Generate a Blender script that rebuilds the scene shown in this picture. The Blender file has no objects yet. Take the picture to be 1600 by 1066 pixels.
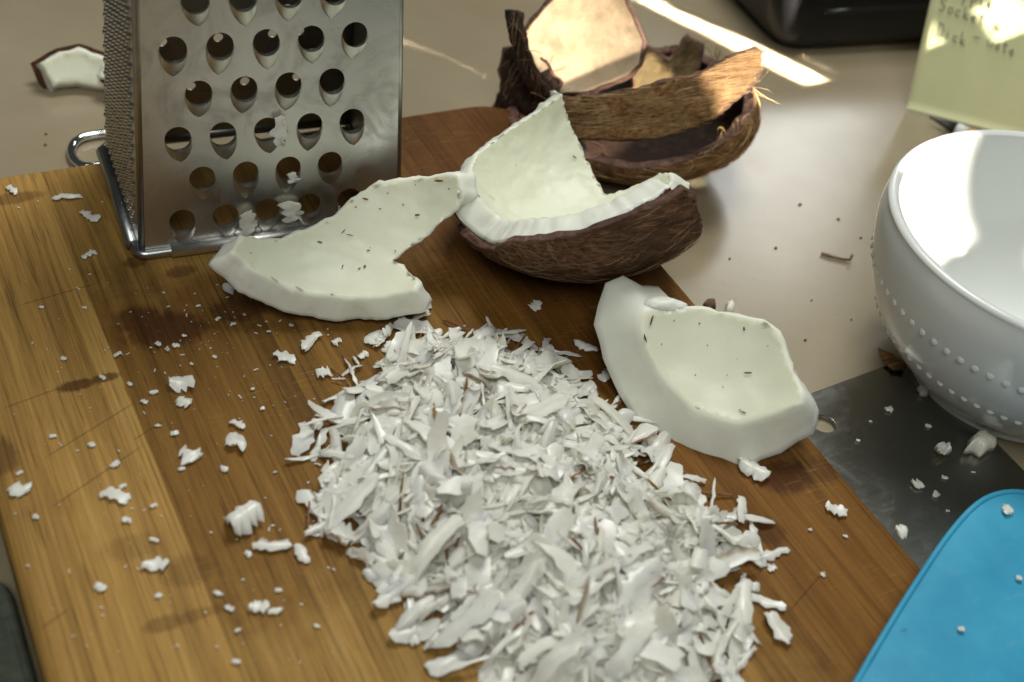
import bpy, bmesh, math, random
import numpy as np
from mathutils import Vector, Matrix, noise
from mathutils.geometry import delaunay_2d_cdt

scene = bpy.context.scene
COL = scene.collection
R = math.radians
rng = np.random.default_rng(11)
random.seed(5)

# ------------------------------------------------------------------ camera
# board coordinates: x across the grain, y along the grain (away), z = 0 on the board's top, metres
CAM_H, FPX, PITCH, ROLL, YAW = 0.35, 2100.0, R(41.07), R(10.08), R(-33.2)
def _axes():
    f = np.array([0, math.cos(PITCH), -math.sin(PITCH)]); r = np.array([1., 0, 0]); u = np.cross(r, f)
    r2 = math.cos(ROLL)*r + math.sin(ROLL)*u; u2 = -math.sin(ROLL)*r + math.cos(ROLL)*u
    d1 = np.array([math.sin(YAW), math.cos(YAW)]); d2 = np.array([math.cos(YAW), -math.sin(YAW)])
    cv = lambda v: Vector((float(v[:2] @ d2), float(v[:2] @ d1), float(v[2])))
    return cv(r2), cv(u2), cv(f)
CR, CU, CF = _axes()
CAM = Vector((0, 0, CAM_H))
cd = bpy.data.cameras.new('camera'); cam = bpy.data.objects.new('camera', cd); COL.objects.link(cam)
cam.matrix_world = Matrix(((CR.x, CU.x, -CF.x, 0), (CR.y, CU.y, -CF.y, 0), (CR.z, CU.z, -CF.z, CAM_H), (0, 0, 0, 1)))
cd.sensor_width = 36; cd.lens = 36*FPX/1600; cd.clip_start = 0.01; cd.clip_end = 50
cd.dof.use_dof = True; cd.dof.focus_distance = 0.535; cd.dof.aperture_fstop = 8.5
scene.camera = cam
scene.render.resolution_x, scene.render.resolution_y = 1024, 682

# ------------------------------------------------------------------ light
w = bpy.data.worlds.new('World'); scene.world = w; w.use_nodes = True
w.node_tree.nodes['Background'].inputs[0].default_value = (0.80, 0.86, 0.80, 1)
w.node_tree.nodes['Background'].inputs[1].default_value = 0.06
def area(name, loc, target, sx, sy, power, color, spread=180, up='Y'):
    l = bpy.data.lights.new(name, 'AREA'); l.shape = 'RECTANGLE'; l.size = sx; l.size_y = sy
    l.energy = power; l.color = color; l.spread = R(spread)
    o = bpy.data.objects.new(name, l); COL.objects.link(o); o.location = loc
    o.rotation_euler = (Vector(target)-Vector(loc)).to_track_quat('-Z', up).to_euler()
    return o
area('window_light', (1.46, 1.50, 0.85), (0.43, 0.45, 0.0), 0.27, 0.40, 3.6, (0.97, 1.0, 0.97))
area('overhead_soft_light', (0.66, 0.92, 1.45), (0.28, 0.38, 0.0), 0.6, 0.6, 21, (0.99, 1.0, 0.95))  # soft light added overhead to brighten upward faces; no ceiling lamp known
area('room_fill', (-0.25, -0.45, 1.3), (0.2, 0.35, 0.0), 0.7, 0.7, 11.5, (0.99, 1.0, 0.95))  # fill added behind the camera, standing in for room bounce
# low sun coming through gaps in the window: narrow parallel beams, all along one direction
SUN = Vector((-0.42, 0.68, -0.60)).normalized()
SX = SUN.cross(Vector((0, 0, 1))).normalized(); SY = SX.cross(SUN).normalized()
def sun_beam(target, wx, wy, e=8.0, spread=.8, dist=0.75, turn=0):
    l = bpy.data.lights.new('sun_beam', 'AREA'); l.shape = 'RECTANGLE'; l.size = wx; l.size_y = wy
    l.energy = e*wx*wy; l.color = (1.0, 0.92, 0.78); l.spread = R(spread)
    o = bpy.data.objects.new('sun_beam', l); COL.objects.link(o)
    a = SX*math.cos(turn)+SY*math.sin(turn); b = SY*math.cos(turn)-SX*math.sin(turn)
    p = Vector(target)-SUN*dist
    o.matrix_world = Matrix(((a.x, b.x, -SUN.x, p.x), (a.y, b.y, -SUN.y, p.y), (a.z, b.z, -SUN.z, p.z), (0, 0, 0, 1)))
    return o
scene.view_settings.view_transform = 'Standard'; scene.view_settings.look = 'None'
scene.view_settings.exposure = -0.3; scene.view_settings.gamma = 1.0
scene.cycles.max_bounces = 8; scene.cycles.use_denoising = True
scene.cycles.sample_clamp_indirect = 6

# ------------------------------------------------------------------ layout helpers
def ray(px, py):
    return (CF + CR*((px-800)/FPX) + CU*((533-py)/FPX))
def at(px, py, z=0.0):
    d = ray(px, py); return CAM + d*((z-CAM_H)/d.z)
def at_plane(px, py, p0, n):
    d = ray(px, py); return CAM + d*((p0-CAM).dot(n)/d.dot(n))
ZC = -0.018     # counter top

def link(o, parent=None):
    COL.objects.link(o)
    if parent is not None: o.parent = parent
    return o
def tag(o, label=None, cat=None, group=None, kind=None):
    for k, v in (('label', label), ('category', cat), ('group', group), ('kind', kind)):
        if v: o[k] = v
    return o
def empty(name, loc, label, cat, group=None):
    o = bpy.data.objects.new(name, None); o.location = loc; o.empty_display_size = .01
    link(o); tag(o, label, cat, group); bpy.context.view_layer.update(); return o
def mesh_obj(name, verts, faces, mats, parent=None, smooth=True, midx=None, attr=None):
    m = bpy.data.meshes.new(name)
    if parent is not None:
        off = parent.matrix_world.inverted() if parent.parent is None else (parent.parent.matrix_world @ parent.matrix_local).inverted()
        verts = [off @ Vector(v) for v in verts]
    m.from_pydata([tuple(v) for v in verts], [], [tuple(int(i) for i in f) for f in faces]); 
    for mt in (mats if isinstance(mats, (list, tuple)) else [mats]): m.materials.append(mt)
    if midx is not None: m.polygons.foreach_set('material_index', np.array(midx, dtype=np.int32))
    m.polygons.foreach_set('use_smooth', np.full(len(m.polygons), smooth))
    if attr:
        for an, av in attr.items():
            a = m.attributes.new(an, 'FLOAT', 'POINT'); a.data.foreach_set('value', np.array(av, dtype=np.float32))
    m.update()
    return link(bpy.data.objects.new(name, m), parent)
def bm_obj(name, bm, mats, parent=None, smooth=True):
    bm.normal_update(); verts = [v.co.copy() for v in bm.verts]; bm.verts.index_update()
    faces = [[v.index for v in f.verts] for f in bm.faces]; mi = [f.material_index for f in bm.faces]; bm.free()
    return mesh_obj(name, verts, faces, mats, parent, smooth, mi)
def tube(pts, rad, seg=8, closed=False, taper=None):
    pts = [Vector(p) for p in pts]; n = len(pts); V = []; Fc = []
    prev = None
    for i, p in enumerate(pts):
        t = (pts[(i+1) % n]-pts[i-1]) if (closed or 0 < i < n-1) else (pts[1]-pts[0] if i == 0 else pts[-1]-pts[-2])
        t.normalize()
        a = (prev - t*prev.dot(t)) if prev is not None else t.orthogonal()
        a.normalize(); prev = a; b = t.cross(a); r = rad*(taper[i] if taper else 1)
        for k in range(seg):
            th = 2*math.pi*k/seg; V.append(p + (a*math.cos(th)+b*math.sin(th))*r)
    for i in range(n if closed else n-1):
        j = (i+1) % n
        for k in range(seg):
            Fc.append((i*seg+k, i*seg+(k+1) % seg, j*seg+(k+1) % seg, j*seg+k))
    if not closed:
        Fc.append(tuple(reversed(range(seg)))); Fc.append(tuple((n-1)*seg+k for k in range(seg)))
    return V, Fc
def join_vf(parts):
    V = []; Fc = []
    for v, f in parts:
        o = len(V); V += list(v); Fc += [tuple(i+o for i in q) for q in f]
    return V, Fc
def lathe(profile, seg, c):
    V = []; Fc = []; n = len(profile)
    for k in range(seg):
        t = 2*math.pi*k/seg
        for r, z in profile: V.append((c[0]+r*math.cos(t), c[1]+r*math.sin(t), c[2]+z))
    for k in range(seg):
        j = (k+1) % seg
        for i in range(n-1): Fc.append((k*n+i, j*n+i, j*n+i+1, k*n+i+1))
    return V, Fc
def slab(outline, z0, z1, bev=0.0, seg=3):
    bm = bmesh.new(); vs = [bm.verts.new((p[0], p[1], z0)) for p in outline]; f = bm.faces.new(vs)
    f.normal_update()
    if f.normal.z > 0: f.normal_flip()
    g = bmesh.ops.extrude_face_region(bm, geom=[f]); top = [v for v in g['geom'] if isinstance(v, bmesh.types.BMVert)]
    for v in top: v.co.z = z1
    if bev:
        es = [e for e in bm.edges if all(abs(v.co.z-z1) < 1e-6 for v in e.verts)] + [e for e in bm.edges if all(abs(v.co.z-z0) < 1e-6 for v in e.verts)]
        bmesh.ops.bevel(bm, geom=es, offset=bev, segments=seg, profile=.5, affect='EDGES')
    bmesh.ops.recalc_face_normals(bm, faces=bm.faces[:])
    return bm
def rounded(x0, y0, x1, y1, r, n=10):
    P = []
    for cx, cy, a in ((x1-r, y1-r, 0), (x0+r, y1-r, 90), (x0+r, y0+r, 180), (x1-r, y0+r, 270)):
        for i in range(n+1):
            t = R(a+90*i/n); P.append((cx+r*math.cos(t), cy+r*math.sin(t)))
    return P

# ------------------------------------------------------------------ materials
class NT:
    def __init__(s, name):
        s.m = bpy.data.materials.new(name); s.m.use_nodes = True; s.t = s.m.node_tree
        s.b = s.t.nodes['Principled BSDF']; s.tc = s.t.nodes.new('ShaderNodeTexCoord')
    def node(s, kind, **kw):
        n = s.t.nodes.new('ShaderNode'+kind)
        for k, v in kw.items(): setattr(n, k, v)
        return n
    def link(s, a, b): s.t.links.new(a, b)
    def put(s, sock, v):
        if hasattr(v, 'is_linked'): s.link(v, sock)
        elif isinstance(v, (tuple, list)) and len(v) == 3 and sock.type == 'RGBA': sock.default_value = (*v, 1)
        else: sock.default_value = v
    def set(s, **kw):
        for k, v in kw.items(): s.put(s.b.inputs[k.replace('_', ' ')], v)
    def map(s, scale=(1, 1, 1), rot=(0, 0, 0), loc=(0, 0, 0), src=None):
        n = s.node('Mapping'); s.link(src or s.tc.outputs['Object'], n.inputs[0])
        n.inputs['Scale'].default_value = scale; n.inputs['Rotation'].default_value = rot; n.inputs['Location'].default_value = loc
        return n.outputs[0]
    def noise(s, scale, detail=4, rough=.55, vec=None, dist=0):
        n = s.node('TexNoise'); s.link(vec if vec is not None else s.tc.outputs['Object'], n.inputs['Vector'])
        n.inputs['Scale'].default_value = scale; n.inputs['Detail'].default_value = detail
        n.inputs['Roughness'].default_value = rough; n.inputs['Distortion'].default_value = dist
        return n.outputs['Fac']
    def ramp(s, fac, stops):
        n = s.node('ValToRGB'); s.link(fac, n.inputs[0]); e = n.color_ramp.elements
        while len(e) < len(stops): e.new(.5)
        for q, (p, c) in zip(e, stops):
            q.position = p; q.color = (*c, 1) if isinstance(c, (tuple, list)) else (c, c, c, 1)
        return n.outputs[0]
    def mix(s, fac, a, b, mode='MIX'):
        n = s.node('Mix', data_type='RGBA', blend_type=mode); s.put(n.inputs[0], fac); s.put(n.inputs[6], a); s.put(n.inputs[7], b)
        return n.outputs[2]
    def math(s, op, a, b=0.0, c=None, clamp=False):
        n = s.node('Math', operation=op, use_clamp=clamp); s.put(n.inputs[0], a); s.put(n.inputs[1], b)
        if c is not None: s.put(n.inputs[2], c)
        return n.outputs[0]
    def step(s, v, lo, hi):
        n = s.node('MapRange', interpolation_type='SMOOTHSTEP'); s.put(n.inputs[0], v); n.inputs[1].default_value = lo; n.inputs[2].default_value = hi
        return n.outputs[0]
    def bump(s, h, strength=.3, dist=.001):
        n = s.node('Bump'); s.link(h, n.inputs['Height']); n.inputs['Strength'].default_value = strength; n.inputs['Distance'].default_value = dist
        s.link(n.outputs[0], s.b.inputs['Normal'])
    def sep(s, v):
        n = s.node('SeparateXYZ'); s.link(v, n.inputs[0]); return n.outputs
    def attr(s, name, kind='GEOMETRY'):
        n = s.node('Attribute', attribute_name=name, attribute_type=kind); return n.outputs['Fac']

def m_counter():
    t = NT('counter_laminate')
    c = t.ramp(t.noise(9, 5), [(.3, (.262, .210, .132)), (.7, (.325, .270, .182))])
    sp = t.noise(420, 2, .6); c = t.mix(t.math('MULTIPLY', t.step(sp, .60, .75), .3), c, (.24, .19, .12))
    t.set(Base_Color=c, Roughness=t.math('MULTIPLY_ADD', t.noise(30, 3), .08, .19), Specular_IOR_Level=.55)
    t.bump(t.noise(160, 3), .06, .0006); return t.m
def m_wood():
    t = NT('bamboo_board'); X, Y, Z = t.sep(t.tc.outputs['Object'])
    tint = t.attr('tint', 'OBJECT'); shift = t.attr('shift', 'OBJECT')
    cmb = t.node('CombineXYZ'); t.put(cmb.inputs[0], X); t.put(cmb.inputs[1], t.math('ADD', Y, shift)); t.put(cmb.inputs[2], Z)
    v = cmb.outputs[0]
    g1 = t.noise(1, 6, .62, t.map((640, 8, 80), src=v)); g2 = t.noise(1, 4, .6, t.map((120, 5, 30), src=v))
    fib = t.noise(1, 3, .7, t.map((1500, 60, 200), src=v))
    tan = t.ramp(g2, [(.25, (.25, .14, .040)), (.5, (.365, .208, .058)), (.75, (.44, .272, .082))])
    brown = t.ramp(g2, [(.25, (.085, .038, .009)), (.55, (.185, .086, .017)), (.8, (.26, .130, .032))])
    red = t.ramp(g2, [(.25, (.105, .038, .007)), (.55, (.180, .074, .014)), (.8, (.25, .118, .028))])
    big = t.noise(22, 5, .6); big2 = t.noise(60, 4, .65)
    wob = t.math('MULTIPLY_ADD', big, .10, -.05); wob2 = t.math('MULTIPLY_ADD', big2, .03, -.015)
    # worn pale area on the left and the front, damp brown area across the middle, red-brown right part
    yy = t.math('ADD', t.math('ADD', Y, wob), wob2); xx = t.math('ADD', t.math('ADD', X, wob), wob2)
    damp = t.math('MULTIPLY', t.step(yy, .225, .27), t.step(X, .0728, .0738))
    damp = t.math('MULTIPLY', damp, t.math('SUBTRACT', 1.0, t.math('MULTIPLY', t.step(yy, .395, .43), t.math('SUBTRACT', 1.0, t.step(X, .13, .2)))))
    c = t.mix(t.math('MULTIPLY', damp, .80), tan, brown)
    c = t.mix(t.math('MULTIPLY', t.step(xx, .20, .25), .85), c, red)
    c = t.mix(t.math('MULTIPLY', t.step(xx, .19, .23), t.math('MULTIPLY', t.step(yy, .36, .42), .8)), c, (.11, .045, .014))
    # stains: (x, y, half-size x, half-size y, amount)
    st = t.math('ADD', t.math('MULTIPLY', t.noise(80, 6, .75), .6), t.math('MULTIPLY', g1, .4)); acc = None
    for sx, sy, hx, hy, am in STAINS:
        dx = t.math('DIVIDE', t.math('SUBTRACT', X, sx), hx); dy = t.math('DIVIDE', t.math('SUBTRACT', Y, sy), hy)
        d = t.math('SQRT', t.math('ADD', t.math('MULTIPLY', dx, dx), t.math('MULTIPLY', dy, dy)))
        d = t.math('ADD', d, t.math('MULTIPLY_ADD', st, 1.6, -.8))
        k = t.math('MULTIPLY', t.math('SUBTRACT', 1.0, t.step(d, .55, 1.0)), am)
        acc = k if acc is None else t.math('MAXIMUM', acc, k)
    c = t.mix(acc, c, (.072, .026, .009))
    c = t.mix(t.math('MULTIPLY', t.step(t.noise(1, 5, .65, t.map((26, 18, 10))), .55, .75), .45), c, t.mix(.5, c, (.13, .045, .012)), 'MIX')
    grain = t.ramp(g1, [(.32, .42), (.48, .92), (.62, 1.08), (.78, 1.25)])
    c = t.mix(.72, c, grain, 'MULTIPLY')
    c = t.mix(.35, c, t.ramp(fib, [(.3, .5), (.6, 1.1)]), 'MULTIPLY')
    pore = t.noise(1, 2, .5, t.map((1100, 28, 60), src=v)); c = t.mix(t.math('MULTIPLY', t.step(pore, .60, .70), .55), c, (.06, .026, .008))
    tn = t.node('Mix', data_type='RGBA', blend_type='MULTIPLY'); tn.inputs[0].default_value = 1
    cc = t.node('CombineXYZ'); [t.put(cc.inputs[i], tint) for i in range(3)]
    t.link(c, tn.inputs[6]); t.link(cc.outputs[0], tn.inputs[7]); c = tn.outputs[2]
    # knife marks: fine scratches in two directions and a few long dark cuts
    s1 = t.noise(1, 2, .5, t.map((60, 1500, 1), (0, 0, R(24)))); s2 = t.noise(1, 2, .5, t.map((70, 1700, 1), (0, 0, R(-9))))
    s3 = t.noise(1, 2, .5, t.map((1400, 60, 1), (0, 0, R(28))))
    worn = t.step(t.noise(16, 3), .42, .62)
    sc = t.math('MULTIPLY', t.math('MAXIMUM', t.math('MAXIMUM', t.step(s1, .63, .71), t.step(s2, .64, .72)), t.step(s3, .65, .73)), t.math('MULTIPLY_ADD', worn, .55, .15))
    c = t.mix(t.math('MULTIPLY', sc, .38), c, (.46, .30, .10))
    cut = None
    for (x0, y0), (x1, y1) in CUTS:
        L = math.hypot(x1-x0, y1-y0); ux, uy = (x1-x0)/L, (y1-y0)/L
        a = t.math('ADD', t.math('MULTIPLY', t.math('SUBTRACT', X, x0), ux), t.math('MULTIPLY', t.math('SUBTRACT', Y, y0), uy))
        b = t.math('ABSOLUTE', t.math('ADD', t.math('MULTIPLY', t.math('SUBTRACT', X, x0), -uy), t.math('MULTIPLY', t.math('SUBTRACT', Y, y0), ux)))
        k = t.math('MULTIPLY', t.math('SUBTRACT', 1.0, t.step(b, .0001, .00035)), t.math('MULTIPLY', t.step(a, 0, L*.2), t.math('SUBTRACT', 1.0, t.step(a, L*.8, L))))
        cut = k if cut is None else t.math('MAXIMUM', cut, k)
    c = t.mix(t.math('MULTIPLY', cut, .55), c, (.04, .018, .008))
    t.set(Base_Color=c, Roughness=t.math('MULTIPLY_ADD', g1, .25, .48), Specular_IOR_Level=.09)
    h = t.math('SUBTRACT', t.math('MULTIPLY', g1, .5), t.math('ADD', sc, t.math('MULTIPLY', cut, 1.5)))
    t.bump(h, .28, .0005); return t.m
def m_steel(name, base=(.62, .62, .60), rough=.26, smudge=.18, stretch=(900, 900, 14), metallic=1.0, dirt=.6):
    t = NT(name); br = t.noise(1, 3, .6, t.map(stretch)); sm = t.noise(45, 6, .7, dist=1.2)
    c = t.mix(t.math('MULTIPLY', t.step(sm, .45, .68), dirt), base, tuple(x*.66 for x in base))
    r = t.math('ADD', t.math('MULTIPLY_ADD', br, .10, rough-.05), t.math('MULTIPLY', t.step(sm, .42, .7), smudge))
    t.set(Base_Color=c, Metallic=metallic, Roughness=r); t.bump(br, .05, .0003); return t.m
def m_plain(name, base, rough=.5, spec=.5, var=.12, scale=60, bump=.1, bscale=120, bdist=.0006, **kw):
    t = NT(name); n = t.noise(scale, 5, .6)
    c = t.ramp(n, [(.3, tuple(x*(1-var) for x in base)), (.7, tuple(min(1, x*(1+var)) for x in base))])
    t.set(Base_Color=c, Roughness=rough, Specular_IOR_Level=spec, **kw)
    if bump: t.bump(t.noise(bscale, 4), bump, bdist)
    return t.m
def m_meat(name, base, shred=False):
    t = NT(name); n = t.noise(70, 5, .6)
    c = t.ramp(n, [(.3, tuple(x*.94 for x in base)), (.7, base)])
    if shred:
        c = t.mix(1, c, t.ramp(t.noise(120, 3), [(.3, .86), (.6, 1.0)]), 'MULTIPLY')
        c = t.mix(t.attr('skin'), c, t.ramp(t.noise(300, 3), [(.3, (.09, .030, .010)), (.7, (.20, .080, .030))]))
    else:
        stn = t.noise(24, 5, .65); c = t.mix(t.math('MULTIPLY', t.step(stn, .58, .75), .28), c, (.60, .56, .38))
        c = t.mix(t.attr('inner'), c, tuple(a*b for a, b in zip(base, (.88, .885, .775))))
    t.set(Base_Color=c, Roughness=.44 if not shred else .30, Specular_IOR_Level=.45, Subsurface_Weight=.45 if not shred else .5, Subsurface_Scale=.005)
    t.b.inputs['Subsurface Radius'].default_value = (1.0, .9, .65)
    st = t.noise(1, 4, .6, t.map((260, 260, 260)))
    t.bump(t.math('ADD', t.math('MULTIPLY', t.noise(90, 3), .7), t.math('MULTIPLY', st, .3)), .22, .0012); return t.m
def m_husk(name, dark, mid, light, stretch, rot, lo=.35, hi=.68, bump=.9, rough=.75):
    t = NT(name); v = t.map(stretch, rot); f = t.noise(1, 7, .68, v, .4); p = t.noise(34, 5, .6)
    c = t.ramp(f, [(lo, dark), ((lo+hi)/2, mid), (hi, light)])
    c = t.mix(t.math('MULTIPLY', t.step(p, .42, .66), .75), c, tuple(x*.38 for x in mid))
    t.set(Base_Color=c, Roughness=rough, Specular_IOR_Level=.25); t.bump(t.math('ADD', f, t.math('MULTIPLY', p, .6)), bump, .0022); return t.m

P2 = lambda px, py: at(px, py, 0)
STAINS = []
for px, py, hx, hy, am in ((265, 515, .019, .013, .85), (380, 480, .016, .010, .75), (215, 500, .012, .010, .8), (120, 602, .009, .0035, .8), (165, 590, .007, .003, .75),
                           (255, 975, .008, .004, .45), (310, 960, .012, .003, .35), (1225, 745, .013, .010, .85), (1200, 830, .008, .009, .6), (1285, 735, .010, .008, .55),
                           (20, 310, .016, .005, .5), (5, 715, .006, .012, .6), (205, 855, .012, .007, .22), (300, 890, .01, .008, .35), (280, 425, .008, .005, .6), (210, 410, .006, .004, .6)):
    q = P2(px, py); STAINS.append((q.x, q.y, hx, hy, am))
CUTS = []
for a, b in (((60, 722), (222, 622)), ((70, 800), (232, 690)), ((0, 640), (110, 600)), ((205, 690), (260, 655)), ((1230, 960), (1290, 890)), ((60, 985), (110, 950)), ((20, 480), (160, 440))):
    p, q = P2(*a), P2(*b); CUTS.append(((p.x, p.y), (q.x, q.y)))

M = dict(counter=m_counter(), wood=m_wood(), steel=m_steel('grater_steel', (.66, .66, .63), .33), rim=m_steel('rim_steel', (.42, .43, .43), .3),
         chrome=m_steel('chrome', (.75, .76, .78), .08, .04), blade=m_steel('blade_steel', (.27, .27, .25), .20, .08, (40, 700, 200), dirt=.25),
         meat=m_meat('coconut_meat', (.82, .83, .735)), shred=m_meat('grated_coconut', (.88, .86, .735), True),
         skin=m_plain('coconut_skin', (.11, .045, .022), .7, .3, .5, 300, .6),
         fleck=m_plain('brown_fleck', (.17, .085, .038), .7, .3, .4, 900, 0),
         shell=m_husk('hairy_shell', (.035, .017, .009), (.21, .105, .052), (.40, .26, .16), (130, 700, 500), (R(15), R(10), R(28)), .34, .74, 1.0),
         husk=m_husk('fibre_husk', (.10, .040, .014), (.34, .165, .060), (.62, .40, .19), (60, 620, 620), (R(0), R(-14), R(33)), .30, .66, 1.0),
         husk_dark=m_husk('dark_shell', (.010, .005, .003), (.040, .018, .009), (.13, .06, .03), (200, 500, 300), (0, 0, R(20)), .35, .75, .8, .55),
         cream=m_husk('shell_lining', (.44, .30, .17), (.62, .46, .29), (.70, .56, .38), (60, 60, 60), (0, 0, 0), .25, .7, .25, .6),
         rimbrown=m_husk('shell_edge', (.045, .020, .014), (.16, .085, .060), (.32, .20, .14), (150, 150, 400), (0, 0, 0), .3, .75, .7),
         olive=m_husk('shell_olive', (.05, .032, .012), (.15, .10, .04), (.30, .20, .09), (150, 300, 200), (0, 0, R(40)), .3, .75, .5),
         fibre=m_plain('coconut_fibre', (.48, .31, .15), .7, .3, .4, 200, 0), fibre_dark=m_plain('shell_fibre', (.27, .18, .10), .7, .3, .5, 200, 0),
         bowl=m_plain('glazed_porcelain', (.78, .80, .77), .12, .5, .015, 20, .02, 60), blue=None, black=m_plain('black_leatherette', (.008, .008, .009), .30, .5, .3, 40, .12, 300),
         note=m_plain('note_paper', (.80, .81, .47), .8, .2, .05, 30, .05, 60), ink=m_plain('ink', (.20, .20, .15), .6, .3, .1, 50, 0),
         handle=m_plain('dark_handle', (.02, .017, .015), .4), yellow=m_plain('pencil_paint', (.62, .30, .04), .4), white=m_plain('white_plastic', (.75, .76, .74), .35))
t = NT('blue_silicone'); n1 = t.noise(28, 4, .6); n2 = t.noise(1, 4, .6, t.map((70, 260, 1), (0, 0, R(50))))
cb = t.ramp(n1, [(.3, (.03, .28, .47)), (.7, (.055, .38, .58))]); cb = t.mix(t.math('MULTIPLY', t.step(n2, .56, .76), .35), cb, (.13, .38, .52))
cb = t.mix(t.step(t.noise(75, 3, .6), .70, .78), cb, (.03, .075, .10))
t.set(Base_Color=cb, Roughness=t.math('MULTIPLY_ADD', n2, .2, .36), Specular_IOR_Level=.3); t.bump(n1, .2, .002); M['blue'] = t.m

# ------------------------------------------------------------------ setting
ct = mesh_obj('countertop', [(-1.2, -.6, ZC), (2.2, -.6, ZC), (2.2, 2.4, ZC), (-1.2, 2.4, ZC)], [(0, 1, 2, 3)], M['counter'], smooth=False)
tag(ct, 'beige speckled glossy kitchen countertop', kind='structure')

# cutting board: bamboo strips
BX0, BX1, BY0, BY1 = 0.0205, 0.307, 0.135, 0.500
board = empty('cutting_board', (BX0, BY0, ZC), 'worn brown bamboo cutting board under the grater and the grated heap', 'cutting board')
full = slab(rounded(BX0, BY0, BX1, BY1, .030, 14), ZC+.0005, 0, .0042, 4)
edges = [BX0-.01] + [0.0340 + .01965*i for i in range(14)] + [BX1+.01]
tints = [.92, 1.04, 1.08, .92, .98, .84, 1.0, .90, 1.05, .93, 1.02, .88, .97, 1.06, .92, 1.0]
for i in range(len(edges)-1):
    b = full.copy()
    for x, sg in ((edges[i]+.00003, -1), (edges[i+1]-.00003, 1)):
        r = bmesh.ops.bisect_plane(b, geom=b.verts[:]+b.edges[:]+b.faces[:], plane_co=(x, 0, 0), plane_no=(sg, 0, 0), clear_outer=True)
        ed = [e for e in r['geom_cut'] if isinstance(e, bmesh.types.BMEdge)]
        if ed: bmesh.ops.edgeloop_fill(b, edges=ed)
    if not b.verts: continue
    o = bm_obj('plank', b, M['wood'], board, smooth=False)
    # material works in board coordinates
    o.data.transform(Matrix.Translation(board.location)); o.location = -board.location
    o['tint'] = tints[i]; o['shift'] = float((i*.137) % .5)
full.free()

# thin dark slab added along the board's left edge, at the lower left
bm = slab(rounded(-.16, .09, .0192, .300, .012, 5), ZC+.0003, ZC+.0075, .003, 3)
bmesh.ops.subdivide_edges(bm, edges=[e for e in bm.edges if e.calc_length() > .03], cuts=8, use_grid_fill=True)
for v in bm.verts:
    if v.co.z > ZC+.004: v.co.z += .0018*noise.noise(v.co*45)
cb_ = bm_obj('dark_slab', bm, m_plain('dark_slab_mat', (.045, .05, .038), .9, .1, .3, 200, .5, 700)); tag(cb_, 'thin dark grey-green slab beside the board at the lower left', 'dark_slab')

# ------------------------------------------------------------------ box grater
GY = R(-4.0); GO = Vector((.0975, .4285, 0))
gm = Matrix.Translation(GO) @ Matrix.Rotation(GY, 4, 'Z')
GW, GD, GH = .1105, .0765, .205
TX, TY = .0085, .0150         # how far each side leans in over the full height
g = empty('box_grater', GO, 'steel box grater standing on the back of the cutting board', 'grater')
def gp(x, y, z): return gm @ Vector((x, y, z))
def panel(name, o, ex, ez, wb, wt, h, holes, parent, thick=.0006):
    """flat trapezoid with round holes: o centre of bottom edge, ex along, ez up the slope"""
    cu = bpy.data.curves.new('tmp', 'CURVE'); cu.dimensions = '2D'; cu.fill_mode = 'BOTH'; cu.extrude = thick/2
    def spl(pts):
        s = cu.splines.new('POLY'); s.points.add(len(pts)-1); s.use_cyclic_u = True
        for p, q in zip(s.points, pts): p.co = (q[0], q[1], 0, 1)
    spl([(-wb/2, 0), (wb/2, 0), (wt/2, h), (-wt/2, h)])
    for hx, hy, hr in holes: spl([(hx+hr*math.cos(2*math.pi*k/18), hy+hr*math.sin(2*math.pi*k/18)) for k in range(18)])
    ob = bpy.data.objects.new('tmp', cu); COL.objects.link(ob); dg = bpy.context.evaluated_depsgraph_get()
    me = bpy.data.meshes.new_from_object(ob.evaluated_get(dg)); bpy.data.objects.remove(ob); 
    ey = ez.cross(ex)   # inward
    V = [o + ex*v.co.x + ez*v.co.y + ey*v.co.z for v in me.vertices]; Fc = [tuple(p.vertices) for p in me.polygons]
    bpy.data.meshes.remove(me)
    return mesh_obj(name, V, Fc, M['rim'] if name == 'fine_panel' else M['steel'], parent, smooth=False)
rotv = lambda v: (gm.to_3x3() @ Vector(v)).normalized()
# front
fz = rotv((0, TY, GH)); fx = rotv((1, 0, 0)); fn = fx.cross(fz); fo = gp(GW/2, 0, .003); fh = GH/rotv((0, TY, GH)).z
holes = []; rows = 11; DX = .01735; DZ = .0186
for r in range(rows):
    zz = .0125 + DZ*r
    n = 5 if r % 2 == 0 else 4
    for k in range(n): holes.append(((k-(n-1)/2)*DX - .0032, zz, .0051))
holes = [h for h in holes if h[1] < fh-.02 ]
fp = panel('front_panel', fo, fx, fz, GW-.004, GW-.004-2*TX, fh-.003, holes, g)
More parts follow.
